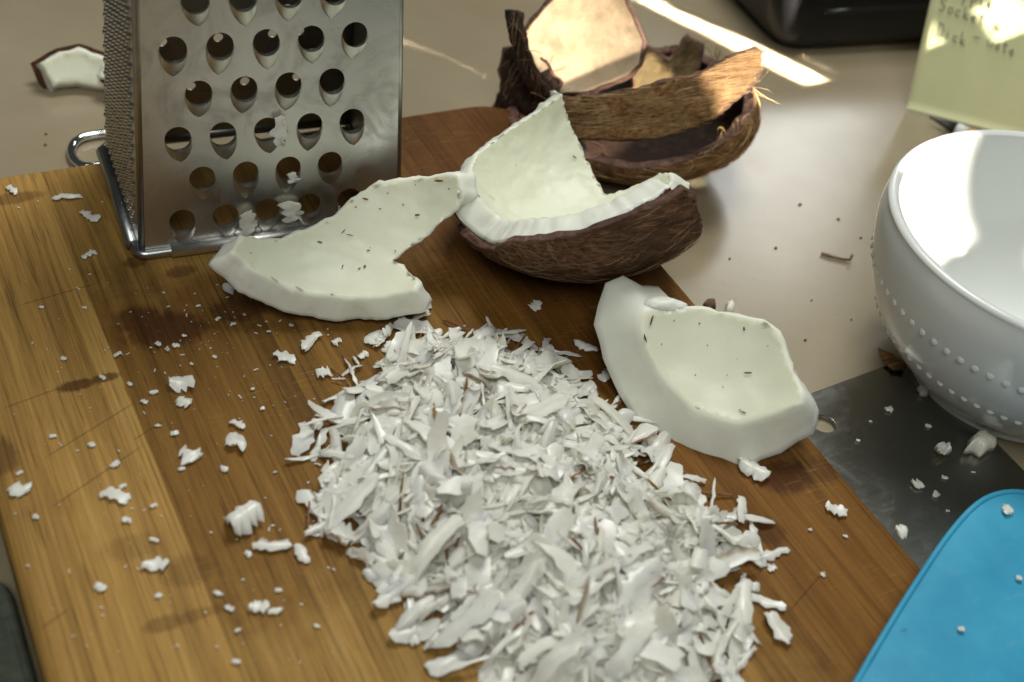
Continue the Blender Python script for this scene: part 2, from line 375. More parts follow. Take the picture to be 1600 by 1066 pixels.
# coarse teeth: a scoop raised below each hole, open to the top
def tooth_mesh():
    V = []; Fc = []; n = 12; rings = 7; rh = .0053
    for i in range(rings):
        s = i/(rings-1)
        for k in range(n+1):
            th = math.pi*k/n
            V.append((rh*math.cos(th)*(1-s**2.4)**.8, -rh*math.sin(th)*(1-s) - s*.0115 + .0006, .0024*math.sin(th)**.7*(1-s)**.9 + .0002))
    for i in range(rings-1):
        for k in range(n):
            a = i*(n+1)+k; Fc.append((a, a+1, a+n+2, a+n+1))
    m = bpy.data.meshes.new('tooth'); m.from_pydata(V, [], Fc); m.materials.append(M['steel'])
    m.polygons.foreach_set('use_smooth', np.full(len(m.polygons), True)); return m
tm = tooth_mesh()
for hx, hy, hr in holes:
    o = link(bpy.data.objects.new('tooth', tm), fp)
    p = fo + fx*hx + fz*hy + fn*.0003
    inv = g.matrix_world.inverted() @ p
    o.matrix_local = Matrix.Translation(inv) @ Matrix(((fx.x, fz.x, fn.x, 0), (fx.y, fz.y, fn.y, 0), (fx.z, fz.z, fn.z, 0), (0, 0, 0, 1)))
    o.rotation_euler.rotate_axis('Z', random.uniform(-.12, .12)); o.scale = (1, random.uniform(.92, 1.1), random.uniform(.85, 1.15))
# left (fine) side, right side and back
lz = rotv((TX, 0, GH)); lx = rotv((0, -1, 0)); lo = gp(0, GD/2, .003)
lp = panel('fine_panel', lo, lx, lz, GD-.004, GD-.004-2*TY, fh-.003, [], g)
rz_ = rotv((-TX, 0, GH)); panel('side_panel', gp(GW, GD/2, .003), rotv((0, 1, 0)), rz_, GD-.004, GD-.004-2*TY, fh-.003, [(dx, z, .0022) for z in np.arange(.11, .17, .02) for dx in (-.018, 0, .018)], g)
bz = rotv((0, -TY, GH)); bh = []
for r in range(14):
    for k in range(6 if r % 2 else 7): bh.append(((k-(5 if r % 2 else 6)/2)*.0118, .016+.0118*r, .0021))
panel('back_panel', gp(GW/2, GD, .003), rotv((-1, 0, 0)), bz, GW-.004, GW-.004-2*TX, fh-.003, bh, g)
# fine spikes
parts = []; ln = lx.cross(lz)
sv = [];  n6 = 6
for r in range(62):
    zz = .009+.0031*r
    half = (GD-.004)/2 - TY*zz/fh - .004
    ncol = 15
    for k in range(ncol):
        xx = (k-(ncol-1)/2 + (.5 if r % 2 else 0))*.0050
        if abs(xx) > half: continue
        p = lo + lx*(xx+random.gauss(0, .0001)) + lz*(zz+random.gauss(0, .0001)) + ln*.0003
        V = []
        for rad, hgt in ((.0012, 0), (.00075, .0012), (.0004, .0013), (.0003, .0004)):
            for q in range(n6):
                a = 2*math.pi*q/n6; V.append(p+(lx*math.cos(a)+lz*math.sin(a))*rad+ln*(hgt*(.85+.3*(q % 2))))
        Fq = [(i*n6+q, i*n6+(q+1) % n6, (i+1)*n6+(q+1) % n6, (i+1)*n6+q) for i in range(3) for q in range(n6)]
        parts.append((V, Fq))
V, Fq = join_vf(parts); tag(mesh_obj('fine_spikes', V, Fq, M['chrome'], g, True), kind='stuff')
# rounded corner folds
for (x, y, tx, ty) in ((0, 0, TX, TY), (GW, 0, -TX, TY), (GW, GD, -TX, -TY), (0, GD, TX, -TY)):
    V, Fq = tube([gp(x+(.0016 if tx > 0 else -.0016)+tx*s, y+(.0016 if ty > 0 else -.0016)+ty*s, .003+(GH-.003)*s) for s in (0, .5, 1)], .0019, 10)
    mesh_obj('corner_fold', V, Fq, M['rim'], g)
# base: a wire all round with folded sleeves on each side
def rect_path(x0, y0, x1, y1, r, z, n=6):
    return [gp(px, py, z) for px, py in rounded(x0, y0, x1, y1, r, n)]
V, Fq = tube(rect_path(-.0012, -.0012, GW+.0012, GD+.0012, .004, .0022), .0021, 10, True); mesh_obj('base_wire', V, Fq, M['rim'], g)
for a, b in (((.012, -.0016), (GW-.012, -.0016)), ((GW+.0016, .006), (GW+.0016, GD-.006)), ((GW-.008, GD+.0016), (.008, GD+.0016)), ((-.0016, GD-.004), (-.0016, .005))):
    V, Fq = tube([gp(a[0], a[1], .0031), gp(b[0], b[1], .0031)], .0031, 12); mesh_obj('base_sleeve', V, Fq, M['rim'] if abs(a[0]-b[0]) < .01 or a[1] > .01 else M['steel'], g)
# top plate and handle (above the picture)
x0, x1, y0, y1 = TX, GW-TX, TY, GD-TY
bm = slab(rounded(x0, y0, x1, y1, .006, 4), GH-.001, GH+.003, .001, 2); bm.transform(gm); bm_obj('top_plate', bm, M['steel'], g)
V, Fq = tube([gp(GW/2+.034*math.cos(a), GD/2, GH+.003+.026*math.sin(a)) for a in np.linspace(math.pi, 0, 15)], .0045, 10); mesh_obj('handle', V, Fq, M['handle'], g)
# ------------------------------------------------------------------ curved pieces of coconut and husk
class Ell:
    def __init__(s, c, radii, rot=(0, 0, 0)):
        from mathutils import Euler
        s.c = Vector(c); s.r = Vector(radii); s.m = Euler([R(a) for a in rot]).to_matrix()
    def hit(s, px, py, far, shrink=0.0):
        a = Vector([x-shrink for x in s.r]); d = ray(px, py); o = s.m.transposed() @ (CAM-s.c); d = s.m.transposed() @ d
        o = Vector((o.x/a.x, o.y/a.y, o.z/a.z)); d = Vector((d.x/a.x, d.y/a.y, d.z/a.z))
        A = d.dot(d); B = o.dot(d); Cc = o.dot(o)-1; D = B*B-A*Cc
        t = (-B + (math.sqrt(D) if far else -math.sqrt(D)))/A if D > 0 else -B/A
        return (o+d*t).normalized()
    def pt(s, q, shrink=0.0):
        return s.c + s.m @ Vector(((s.r.x-shrink)*q.x, (s.r.y-shrink)*q.y, (s.r.z-shrink)*q.z))
def smooth_poly(pts, step, jag, rnd, corner=None):
    """closed 2-D polygon resampled with small irregularities"""
    out = []
    n = len(pts)
    for i in range(n):
        a, b = pts[i], pts[(i+1) % n]; L = (b-a).length; k = max(1, int(L/step)); nx = Vector((-(b-a).y, (b-a).x))
        if L > 0: nx /= L
        for j in range(k):
            p = a.lerp(b, j/k); w = 1 if j else .4
            o = (noise.noise(Vector((p.x*14+rnd, p.y*14, 0)))*.7 + noise.noise(Vector((p.x*45+rnd, p.y*45, 3)))*.5)
            out.append(p + nx*o*jag*w)
    return out
def inside(poly, p):
    c = False; n = len(poly)
    for i in range(n):
        a, b = poly[i], poly[i-1]
        if (a.y > p.y) != (b.y > p.y) and p.x < (b.x-a.x)*(p.y-a.y)/(b.y-a.y)+a.x: c = not c
    return c
def shell_piece(name, ell, qs, thick, mats, parent, step=.05, jag=.02, seed=0, flare=0.0, bumpy=.0006, skin=None, rings=(0, .05, .18, .38, .6, .8, .93, 1), edge=.0013, relax=0, wallnoise=.0007, pole=None, flares=None, skin_in=.0016):
    """piece of an ellipsoidal shell; qs: outline as unit directions. mats=(outer, wall, inner). returns object, frame"""
    pole = pole or sum(qs, Vector()).normalized(); e1 = pole.orthogonal().normalized(); e2 = pole.cross(e1)
    def to2(q):
        an = math.acos(max(-1, min(1, q.dot(pole)))); t = q-pole*q.dot(pole)
        if t.length < 1e-9: return Vector((0, 0))
        t.normalize(); return Vector((t.dot(e1), t.dot(e2)))*an
    def to3(p):
        an = p.length
        if an < 1e-9: return pole.copy()
        d = (e1*p.x+e2*p.y)/an; return pole*math.cos(an)+d*math.sin(an)
    poly = [to2(q) for q in qs]; src = [(p.copy(), f) for p, f in zip(poly, flares or [0]*len(poly))]
    ar = sum(poly[i].x*poly[(i+1) % len(poly)].y-poly[(i+1) % len(poly)].x*poly[i].y for i in range(len(poly)))
    if ar < 0: poly.reverse()
    for _ in range(relax):
        n = len(poly); poly = [q for i in range(n) for q in (poly[i].lerp(poly[(i+1) % n], .25), poly[i].lerp(poly[(i+1) % n], .75))]
    poly = smooth_poly(poly, step, jag, seed*3.7)
    nb = len(poly)
    xs = [p.x for p in poly]; ys = [p.y for p in poly]; pts = list(poly); y = min(ys); row = 0
    while y < max(ys):
        x = min(xs) + (step/2 if row % 2 else 0)
        while x < max(xs):
            p = Vector((x, y))
            if inside(poly, p) and min((p-b).length for b in poly) > step*.55: pts.append(p)
            x += step
        y += step*.87; row += 1
    vv, ee, ff, ov, oe, of = delaunay_2d_cdt(pts, [], [list(range(nb))], 1, 1e-6)
    idx = {}
    for i, o in enumerate(ov):
        for k in o: idx[k] = i
    loop = [idx[k] for k in range(nb)]
    # outward normals of the outline
    nrm = []
    for i in range(nb):
        tg = (poly[(i+2) % nb]-poly[i-2]); nrm.append(Vector((tg.y, -tg.x)).normalized() if tg.length else Vector((0, 0)))
    def undercut(p):
        j = min(range(nb), key=lambda k: (p-poly[k]).length_squared); d = (p-poly[j]).length; f = min(FL[j], 0)
        return p + nrm[j]*f*max(0, 1-d/(2.5*abs(f))) if f < -1e-4 else p
    V = []; Fc = []; MI = []; inner = []
    FL = []
    for p in poly:
        ws = [(1/((p-q).length**2+1e-5), f) for q, f in src]; FL.append(flare+sum(w_*f for w_, f in ws)/sum(w_ for w_, f in ws))
    Rm = sum(ell.r)/3
    def nz(p, k, s): return noise.noise(Vector((p.x*6+seed*9.1, p.y*6, k)))*s + noise.noise(Vector((p.x*19+seed, p.y*19, k+7)))*s*.4
    nv = len(vv); bset = set(loop)
    off3 = {}
    for side in (0, 1):
        for i, p in enumerate(vv):
            p = Vector(p)
            if i in bset:
                j = loop.index(i) if i not in off3 else off3[i]; off3[i] = j
                p = poly[j] + nrm[j]*(FL[j]*(1-side)) - nrm[j]*(edge/Rm)
            elif side == 0: p = undercut(p)
            q = to3(p); V.append(ell.pt(q, thick*side + nz(p, side*5, bumpy) - (0 if side == 0 else 0))); inner.append(float(side))
        for f in ff:
            Fc.append(tuple(i+side*nv for i in (f if side == 0 else reversed(f)))); MI.append(0 if side == 0 else 2)
    prev = [i for i in loop]
    for r in rings[1:-1]:
        cur = []
        for j in range(nb):
            p = poly[j] + nrm[j]*(FL[j]*(1-r) + (noise.noise(Vector((poly[j].x*30+seed, poly[j].y*30, r*3)))*wallnoise + noise.noise(Vector((poly[j].x*42+seed, poly[j].y*42, r*.8)))*wallnoise*math.sin(math.pi*r)*1.2 + noise.noise(Vector((poly[j].x*9+seed, poly[j].y*9, r*2.2)))*wallnoise*1.6)/Rm)
            V.append(ell.pt(to3(p), thick*r)); inner.append(max(0, r-.85)*2); cur.append(len(V)-1)
        for j in range(nb):
            k = (j+1) % nb; Fc.append((prev[j], prev[k], cur[k], cur[j])); MI.append(1)
        prev = cur
    for j in range(nb):
        k = (j+1) % nb; Fc.append((prev[j], prev[k], loop[k]+nv, loop[j]+nv)); MI.append(1)
    ctr = ell.pt(pole, thick/2)
    bm = bmesh.new(); lay = None
    o = mesh_obj(name, V, Fc, list(mats), parent, True, MI, {'inner': inner})
    b = bmesh.new(); b.from_mesh(o.data); bmesh.ops.recalc_face_normals(b, faces=b.faces[:]); b.to_mesh(o.data); b.free(); bm.free()
    if skin is not None:
        SV = []; SF = []
        ring = {}
        for side, sh in ((0, -.0006), (1, .0002)):
            for i, p in enumerate(vv):
                p = Vector(p)
                if i in bset: p = poly[off3[i]] + nrm[off3[i]]*(FL[off3[i]] - skin_in/Rm)
                else: p = undercut(p)
                SV.append(ell.pt(to3(p), sh + nz(p, 0, bumpy)))
            for f in ff: SF.append(tuple(i+side*nv for i in (f if side == 0 else reversed(f))))
        for j in range(nb):
            k = (j+1) % nb; SF.append((loop[j], loop[k], loop[k]+nv, loop[j]+nv))
        mesh_obj('skin', SV, SF, skin, parent)
    fr = dict(ell=ell, poly=poly, to3=to3, to2=to2, thick=thick, pole=pole, e1=e1, e2=e2)
    return o, fr
def rand_in(fr, n, margin=0.0):
    P = fr['poly']; xs = [p.x for p in P]; ys = [p.y for p in P]; out = []
    while len(out) < n:
        p = Vector((random.uniform(min(xs), max(xs)), random.uniform(min(ys), max(ys))))
        if inside(P, p) and (margin == 0 or min((p-b).length for b in P) > margin): out.append(p)
    return out
def flecks(fr, parent, n, size, mat='fleck'):
    parts = []; e = fr['ell']
    for p in rand_in(fr, n, .03):
        a = random.uniform(0, 6.28); L = size*random.choice((.25, .3, .3, .4, .4, .5, .6, .9, 1.3, 2.0))*random.uniform(.7, 1.2); W = min(L*.9, size*random.uniform(.2, .55)); Rm = sum(e.r)/3
        d = Vector((math.cos(a), math.sin(a))); pr = Vector((-d.y, d.x)); V = []
        k = 7
        for h in (.0001, -.0005):
            for i in range(k):
                t = 2*math.pi*i/k; rr = random.uniform(.6, 1.1)
                q = p + (d*math.cos(t)*L*rr + pr*math.sin(t)*W*rr)/Rm
                V.append(e.pt(fr['to3'](q), fr['thick']+h*-1 + (.0006 if h > 0 else 0)))
        Fq = [tuple(range(k)), tuple(reversed(range(k, 2*k)))]+[(i, (i+1) % k, k+(i+1) % k, k+i) for i in range(k)]
        parts.append((V, Fq))
    V, Fq = join_vf(parts); return tag(mesh_obj('brown_flecks', V, Fq, M[mat], parent, False), kind='stuff')
def fibres(fr, parent, n, L, rad, ang, mat, spread=.5, lift=.0012, edge_only=False):
    parts = []; e = fr['ell']; Rm = sum(e.r)/3
    dl = e.m.transposed() @ (CR*math.cos(ang)+CU*math.sin(ang)); ang = math.atan2(dl.dot(fr['e2']), dl.dot(fr['e1']))
    src = [random.choice(fr['poly']) for _ in range(n)] if edge_only else rand_in(fr, n)
    for p in src:
        a = ang+random.gauss(0, spread); l = L*random.uniform(.4, 1.4)/Rm; pts = []; bend = random.gauss(0, spread*1.2); q = p.copy(); k = 7
        up = random.uniform(.2, 1)*lift
        for i in range(k):
            if not edge_only and i > 1 and not inside(fr['poly'], q): break
            s = i/(k-1); pts.append(e.pt(fr['to3'](q), -(.0002+up*(s**2 if edge_only else math.sin(math.pi*s)))))
            q = q + Vector((math.cos(a), math.sin(a)))*l/(k-1); a += bend/(k-1)+random.gauss(0, .12)
        parts.append(tube(pts, rad*random.uniform(.6, 1.2), 3, taper=([1]*(k-2)+[.7, .3])[-len(pts):]))
    V, Fq = join_vf(parts); return tag(mesh_obj('loose_fibres', V, Fq, M[mat], parent), kind='stuff')

MEAT3 = (M['meat'],)*3
# --- piece lying by the heap (right)
c0 = at(1095, 640, 0.0)
pc = empty('coconut_piece', (c0.x, c0.y, 0), 'cupped white coconut chunk at the right edge of the board, beside the bowl', 'coconut')
def toward(p, up):
    d = CAM-p; d.z = 0; d.normalize(); return (d+Vector((0, 0, up))).normalized()
def ell_far(mid, up, r, side=0.0, thick=0.0):
    n = (toward(mid, up)+CR*side).normalized(); return Ell(mid+n*(r-thick), (r, r, r))
mid = at(1125, 572, .0215); e3 = ell_far(mid, 1.75, .082, -.05, .0175)
pl = [(1001, 500), (1012, 486), (1040, 480), (1085, 476), (1135, 486), (1213, 500), (1233, 560), (1262, 625), (1236, 640), (1190, 654), (1145, 661), (1094, 645), (1050, 613), (1020, 565), (1003, 528)]
qs = [e3.hit(x, y, True, .0175) for x, y in pl]
_, fr3 = shell_piece('meat', e3, qs, .0175, MEAT3, pc, .045, .012, 3, flare=.0, skin=M['skin'], relax=1, flares=[.16, .22, .12, -.06, -.09, -.09, -.04, -.02, .03, .07, .12, .15, .15, .14, .13])
flecks(fr3, pc, 16, .0012)
def lumps(name, blobs, parent, mat, attr0):
    parts = []
    for p, a, b, c_, sd in blobs:
        bmx = bmesh.new(); bmesh.ops.create_icosphere(bmx, subdivisions=4, radius=1)
        bmx.verts.ensure_lookup_table(); V = []
        for v in bmx.verts:
            d = v.co.normalized(); k = 1+.14*noise.noise(d*1.7+Vector((sd, 0, 0)))+.05*noise.noise(d*5+Vector((sd, 3, 0)))+.03*noise.noise(d*14+Vector((sd, 9, 0)))
            V.append(p+(CR*d.x*a+CU*d.y*b-CF*d.z*c_)*k)
        parts.append((V, [tuple(v.index for v in f.verts) for f in bmx.faces])); bmx.free()
    V, Fq = join_vf(parts); return mesh_obj(name, V, Fq, mat, parent, attr={attr0: [0.0]*len(V)})
qa = e3.hit(1003, 500, True, .0175); pa_ = e3.pt(qa, .012); qb = e3.hit(1045, 482, True, .0175); pb_ = e3.pt(qb, .013)
lumps('broken_lip', [(pb_-CR*.002+CU*.0004, .0100, .0042, .005, 4.0)], pc, M['meat'], 'inner')
# --- L-shaped piece in front of the grater
c0 = at(500, 455, 0.0)
pc1 = empty('coconut_piece', (c0.x, c0.y, 0), 'L-shaped white coconut chunk with brown flecks lying against the grater', 'coconut')
e1_ = Ell((c0.x+.004, c0.y-.020, .078), (.078, .070, .076), (0, 0, 0))
pl = [(362, 392), (378, 368), (435, 372), (482, 355), (525, 334), (549, 308), (592, 283), (644, 277), (700, 270), (716, 272), (722, 300), (716, 326), (690, 350), (650, 382), (616, 405), (630, 412), (656, 440), (650, 452), (600, 462), (530, 465), (460, 452), (400, 425)]
qs = [e1_.hit(x, y, True, .0115) for x, y in pl]
_, fr1 = shell_piece('meat', e1_, qs, .0115, MEAT3, pc1, .03, .016, 8, flare=.02, skin=M['skin'], flares=[0]*11+[-.14, -.2, -.2, -.2, -.05]+[0]*6)
flecks(fr1, pc1, 20, .0012)
# --- half shell with meat
c0 = at(870, 425, 0.0)
hs = empty('coconut_half', (c0.x, c0.y, 0), 'broken half coconut in hairy brown shell with a tall pointed white flap', 'coconut')
e2_ = Ell((c0.x+.010, c0.y+.016, .0525), (.066, .062, .0515))
near = [(682, 384), (705, 384), (740, 381), (800, 373), (870, 366), (905, 361), (950, 342), (1000, 318), (1030, 300), (1050, 289)]
back = [(1048, 270), (1030, 268), (990, 288), (945, 302), (925, 262), (905, 215), (880, 146), (836, 175), (790, 204), (745, 240), (712, 300), (692, 350)]
qm = [e2_.hit(x, y, False, .004) for x, y in near] + [e2_.hit(x, y, True, .016) for x, y in back]
em = Ell(e2_.c, [x-.004 for x in e2_.r])
_, fr2 = shell_piece('meat', em, qm, .012, MEAT3, hs, .03, .022, 21, skin=M['skin'], flares=[0]*10+[0, -.03, -.03, -.05, -.08, -.08, -.08, -.12, -.12, -.12, -.1, -.03])
flecks(fr2, hs, 9, .0011)
nsh = [(680, 392), (705, 388), (740, 384), (800, 377), (870, 371), (905, 366), (950, 350), (1000, 330), (1020, 322), (1045, 308), (1070, 292), (1086, 300)]
qsh = [e2_.hit(x, y, False) for x, y in nsh] + [e2_.hit(x, y, True) for x, y in ((1070, 330), (1000, 350), (930, 330), (860, 300), (780, 310), (720, 340))]
_, frs = shell_piece('shell', e2_, qsh, .0036, (M['shell'], M['rimbrown'], M['rimbrown']), hs, .045, .02, 31, bumpy=.0012)
fibres(frs, hs, 280, .015, .00013, .35, 'fibre_dark', .45, .0009)

# --- pile of husk pieces behind
def husk(name, label, ell, pts, thick, mats, seed, step=.05, jag=.03, nf=0, fl=.012, ang=0, fm='fibre', ne=0, bumpy=.0012, spread=.10, flare=0, pole=None):
    qs = [ell.hit(x, y, fa, thick if fa else 0) for x, y, fa in pts]
    pole = pole or sum(qs, Vector()).normalized(); base = ell.pt(pole)
    r = empty(name, (base.x, base.y, ZC), label, 'coconut shell', 'empty shell pieces heaped behind the board')
    _, fr = shell_piece('shell', ell, qs, thick, mats, r, step, jag, seed, bumpy=bumpy, flare=flare, pole=pole)
    if nf: fibres(fr, r, nf, fl, .00016, ang, fm, spread, .0007)
    if ne: fibres(fr, r, ne, fl*.9, .00022, ang, fm, .8, .004, True)
    return r, fr
N, Fa = False, True
OUT = (M['husk'], M['rimbrown'], M['husk_dark'])
h2, _ = husk('shell_fragment', 'lowest cupped husk shell of the heap with dark hollow and purple-brown rim', Ell(at(985, 162, ZC+.030), (.063, .052, .031), (0, -4, -33)),
     [(820, 205, N), (860, 228, N), (925, 250, N), (995, 264, N), (1043, 259, N), (1091, 243, N), (1139, 215, N), (1163, 186, N), (1178, 155, N), (1150, 110, Fa), (1060, 80, Fa), (960, 80, Fa), (870, 95, Fa), (810, 150, Fa)],
     .0055, OUT, 41, .06, .03, 420, .016, .15, 'fibre', 70, pole=Vector((0, -.15, -1)).normalized())
md = at(1040, 172, .030); nn_ = toward(md, .25)
h1, _ = husk('shell_fragment', 'long boat-shaped fibrous husk piece lying across the shell heap, right end sunlit', Ell(md-nn_*.052, (.100, .058, .058), (0, -16, -33)),
     [(868, 153, N), (947, 146, N), (1027, 129, N), (1091, 112, N), (1139, 88, N), (1180, 71, N), (1194, 80, N), (1193, 108, N), (1170, 143, N), (1116, 188, N), (1043, 213, N), (995, 221, N), (909, 219, N), (868, 212, N)],
     .0045, OUT, 43, .035, .028, 420, .016, .22, 'fibre', 14, bumpy=.0028)
b3 = at(930, 146, .014); n3 = toward(b3, .55)
md = at_plane(912, 72, b3, n3)
h3, _ = husk('shell_fragment', 'pale cream-lined shell piece standing upright on the heap in the sun', Ell(md+n3*.100, (.105, .105, .105)),
     [(816, 51, Fa), (852, 6, Fa), (880, -22, Fa), (940, -30, Fa), (978, -4, Fa), (995, 35, Fa), (1008, 64, Fa), (1001, 102, Fa), (985, 118, Fa), (960, 131, Fa), (906, 148, Fa), (861, 150, Fa), (836, 108, Fa), (820, 75, Fa)],
     .0042, (M['shell'], M['rimbrown'], M['cream']), 45, .035, .012, bumpy=.0005)
b4 = at(850, 152, .016); md = at_plane(815, 80, b4, toward(b4, .3)); n4 = (toward(md, .3)-CR*.6).normalized()
h4, _ = husk('shell_fragment', 'narrow dark shell strip standing at the left of the heap', Ell(md-n4*.055, (.058, .058, .058)),
     [(788, 14, N), (811, 19, N), (818, 64, N), (833, 108, N), (862, 152, N), (836, 156, N), (818, 126, N), (802, 80, N)],
     .0045, (M['husk_dark'], M['husk_dark'], M['husk_dark']), 47, .035, .01, 24, .010, 1.2, 'fibre_dark', 8, bumpy=.002)
md = at(812, 140, .008); n5 = (toward(md, .4)-CR*.5).normalized()
h5, _ = husk('shell_fragment', 'dark brown shell piece at the left foot of the heap', Ell(md-n5*.048, (.050, .050, .050)),
     [(785, 75, N), (812, 70, N), (850, 90, N), (880, 130, N), (868, 165, N), (830, 190, N), (788, 196, N), (767, 172, N), (780, 143, N), (780, 100, N)],
     .0045, (M['husk_dark'], M['rimbrown'], M['husk_dark']), 49, .05, .03, 40, .012, .8, 'fibre_dark', 8, bumpy=.003)
b6 = at(1050, 128, .012); n6_ = toward(b6, .6); md = at_plane(1048, 100, b6, n6_)
h6, _ = husk('shell_fragment', 'small olive-brown shell chip poking up behind the boat-shaped husk', Ell(md+n6_*.075, (.079, .079, .079)),
     [(985, 100, Fa), (1005, 68, Fa), (1046, 92, Fa), (1074, 54, Fa), (1098, 70, Fa), (1092, 120, Fa), (1060, 140, Fa), (990, 150, Fa)],
     .0040, (M['olive'], M['rimbrown'], M['olive']), 51, .04, .012, 0)
# ------------------------------------------------------------------ bowl
RIM_Z = .062; ks = (CAM_H-RIM_Z)
BC = Vector((1.479*ks, .918*ks, ZC)); BR = .2575*ks; bhh = RIM_Z-ZC
bw = empty('bowl', BC, 'white glazed porcelain bowl with two rows of raised beads', 'bowl')
outp = [(0, .004), (.033, .004), (.035, .0005), (.039, 0), (.0415, .002), (.0425, .006), (.0485, .0115), (.0560, .0190), (.0630, .0285), (.0685, .0400), (.0722, .0515), (.0742, .0620), (.0748, .0700), (BR-.0002, bhh-.003)]
rimp = [(BR, bhh-.0015), (BR-.0009, bhh-.0003), (BR-.0022, bhh), (BR-.0036, bhh-.0006), (BR-.0045, bhh-.0022)]
inp = [(.0695, .067), (.0675, .054), (.0636, .042), (.0575, .0315), (.049, .0225), (.037, .0155), (.022, .0125), (0, .012)]
def catmull(P, n=4):
    out = []
    for i in range(len(P)-1):
        p0, p1, p2, p3 = (Vector(P[max(0, min(len(P)-1, i+k))]) for k in (-1, 0, 1, 2))
        for j in range(n):
            t = j/n; out.append(tuple(.5*((2*p1)+(p2-p0)*t+(2*p0-5*p1+4*p2-p3)*t*t+(3*p1-p0-3*p2+p3)*t**3)))
    out.append(P[-1]); return out
prof = outp[:5] + catmull(outp[4:]+rimp+inp[:-1]+[inp[-1]], 3)[1:]
V, Fq = lathe(prof, 128, BC); bb = mesh_obj('body', V, Fq, M['bowl'], bw)
bmx = bmesh.new(); bmx.from_mesh(bb.data); bmesh.ops.remove_doubles(bmx, verts=bmx.verts[:], dist=1e-6); bmesh.ops.recalc_face_normals(bmx, faces=bmx.faces[:]); bmx.to_mesh(bb.data); bmx.free()
bm = bmesh.new(); bmesh.ops.create_icosphere(bm, subdivisions=2, radius=.0016); bead = bpy.data.meshes.new('bead'); bm.to_mesh(bead); bm.free()
bead.materials.append(M['bowl']); bead.polygons.foreach_set('use_smooth', np.full(len(bead.polygons), True))
for zz, rr in ((.0520, .0724), (.0310, .0642)):
    nbd = 74
    for k in range(nbd):
        a = 2*math.pi*k/nbd; o = link(bpy.data.objects.new('bead', bead), bw); o.location = (rr*math.cos(a), rr*math.sin(a), zz); o.rotation_euler = (0, 0, a); o.scale = (.4, 1, 1.0)

# ------------------------------------------------------------------ cleaver
cl = empty('cleaver', (.353, .285, ZC), 'steel cleaver lying on the counter between the board and the bowl', 'cleaver')
x0, x1, yt, yb = .3105, .3935, .2862, .100
outl = [(x0, yb), (x1-.004, yb), (x1, yb+.01), (x1, yt-.010), (x1-.004, yt-.002), (x1-.010, yt), (x0+.02, yt-.0042), (x0+.004, yt-.0050), (x0, yt-.009)]
hc = at(1287, 663, ZC+.0022); hole = [(hc.x+.0052*math.cos(a), hc.y+.0052*math.sin(a)) for a in np.linspace(0, 2*math.pi, 24, endpoint=False)]
cu = bpy.data.curves.new('tmp', 'CURVE'); cu.dimensions = '2D'; cu.fill_mode = 'BOTH'; cu.extrude = .0009; cu.bevel_depth = .00025; cu.bevel_resolution = 1
for pts in (outl, hole):
    s = cu.splines.new('POLY'); s.points.add(len(pts)-1); s.use_cyclic_u = True
    for p, q in zip(s.points, pts): p.co = (q[0], q[1], 0, 1)
ob = bpy.data.objects.new('tmp', cu); COL.objects.link(ob); me = bpy.data.meshes.new_from_object(ob.evaluated_get(bpy.context.evaluated_depsgraph_get())); bpy.data.objects.remove(ob)
mesh_obj('blade', [v.co+Vector((0, 0, ZC+.0014)) for v in me.vertices], [tuple(p.vertices) for p in me.polygons], M['blade'], cl, smooth=False)
bm = slab(rounded(.322, -.02, .350, .1005, .009, 6), ZC+.0002, ZC+.0185, .006, 4); bm_obj('handle', bm, M['handle'], cl)

# ------------------------------------------------------------------ blue scraper
sp = empty('spatula', at(1520, 950, 0), 'blue silicone scraper blade at the lower right, over the board corner', 'spatula')
e = [(1338, 1066), (1395, 968), (1450, 882), (1480, 838), (1510, 802), (1532, 783), (1552, 773), (1575, 768), (1600, 768), (1660, 785), (1740, 850), (1760, 960), (1700, 1110), (1600, 1220), (1340, 1230), (1285, 1160)]
zsp = .0035
pts = [at(x, y, zsp+.004) for x, y in e]
poly = [Vector((p.x, p.y)) for p in pts]
for _ in range(2): poly = [q for i in range(len(poly)) for q in (poly[i].lerp(poly[(i+1) % len(poly)], .25), poly[i].lerp(poly[(i+1) % len(poly)], .75))]
bm = slab([(p.x, p.y) for p in poly], zsp, zsp+.0040, .0014, 3)
bm_obj('scraper_blade', bm, M['blue'], sp)
V, Fq = tube([Vector((p.x, p.y, zsp+.0036)) for p in poly], .0012, 6, True); mesh_obj('moulded_rim', V, Fq, M['blue'], sp)
c = sum(poly, Vector((0, 0)))/len(poly); dr = Vector((.45, -.9)).normalized()
V, Fq = tube([Vector((c.x, c.y, .010))+Vector((dr.x, dr.y, 0))*s for s in (.03, .08, .16, .22)], .009, 14); mesh_obj('handle', V, Fq, M['blue'], sp)

# ------------------------------------------------------------------ note, pencil, black case
nb0 = at(1416, 172, ZC); nx = Vector((.74, -.67, 0)).normalized(); nn = Vector((-.67, -.74, 0)).normalized()
nu_ = (Vector((0, 0, 1))*.93 - nn*.33 - nx*.10).normalized()
nt = empty('paper_note', nb0, 'pale yellow-green paper note with handwriting standing behind the bowl', 'note')
V = []; Fq = []; W, Hn, k = .085, .085, 16
def note_pt(a, b, off=0):
    bend = .006*math.sin(a/W*2.2)*(b/Hn) + .004*(b/Hn)**2
    return nb0 + nx*a + nu_*(b+.001) - nn*bend + nn.cross(Vector((0, 0, 0))) + nn*off
for off in (0, -.0003):
    for i in range(k+1):
        for j in range(k+1): V.append(note_pt(W*i/k, Hn*j/k, off))
n1 = (k+1)**2
for s in (0, 1):
    for i in range(k):
        for j in range(k):
            a = s*n1+i*(k+1)+j; f = (a, a+k+1, a+k+2, a+1); Fq.append(f if s == 0 else f[::-1])
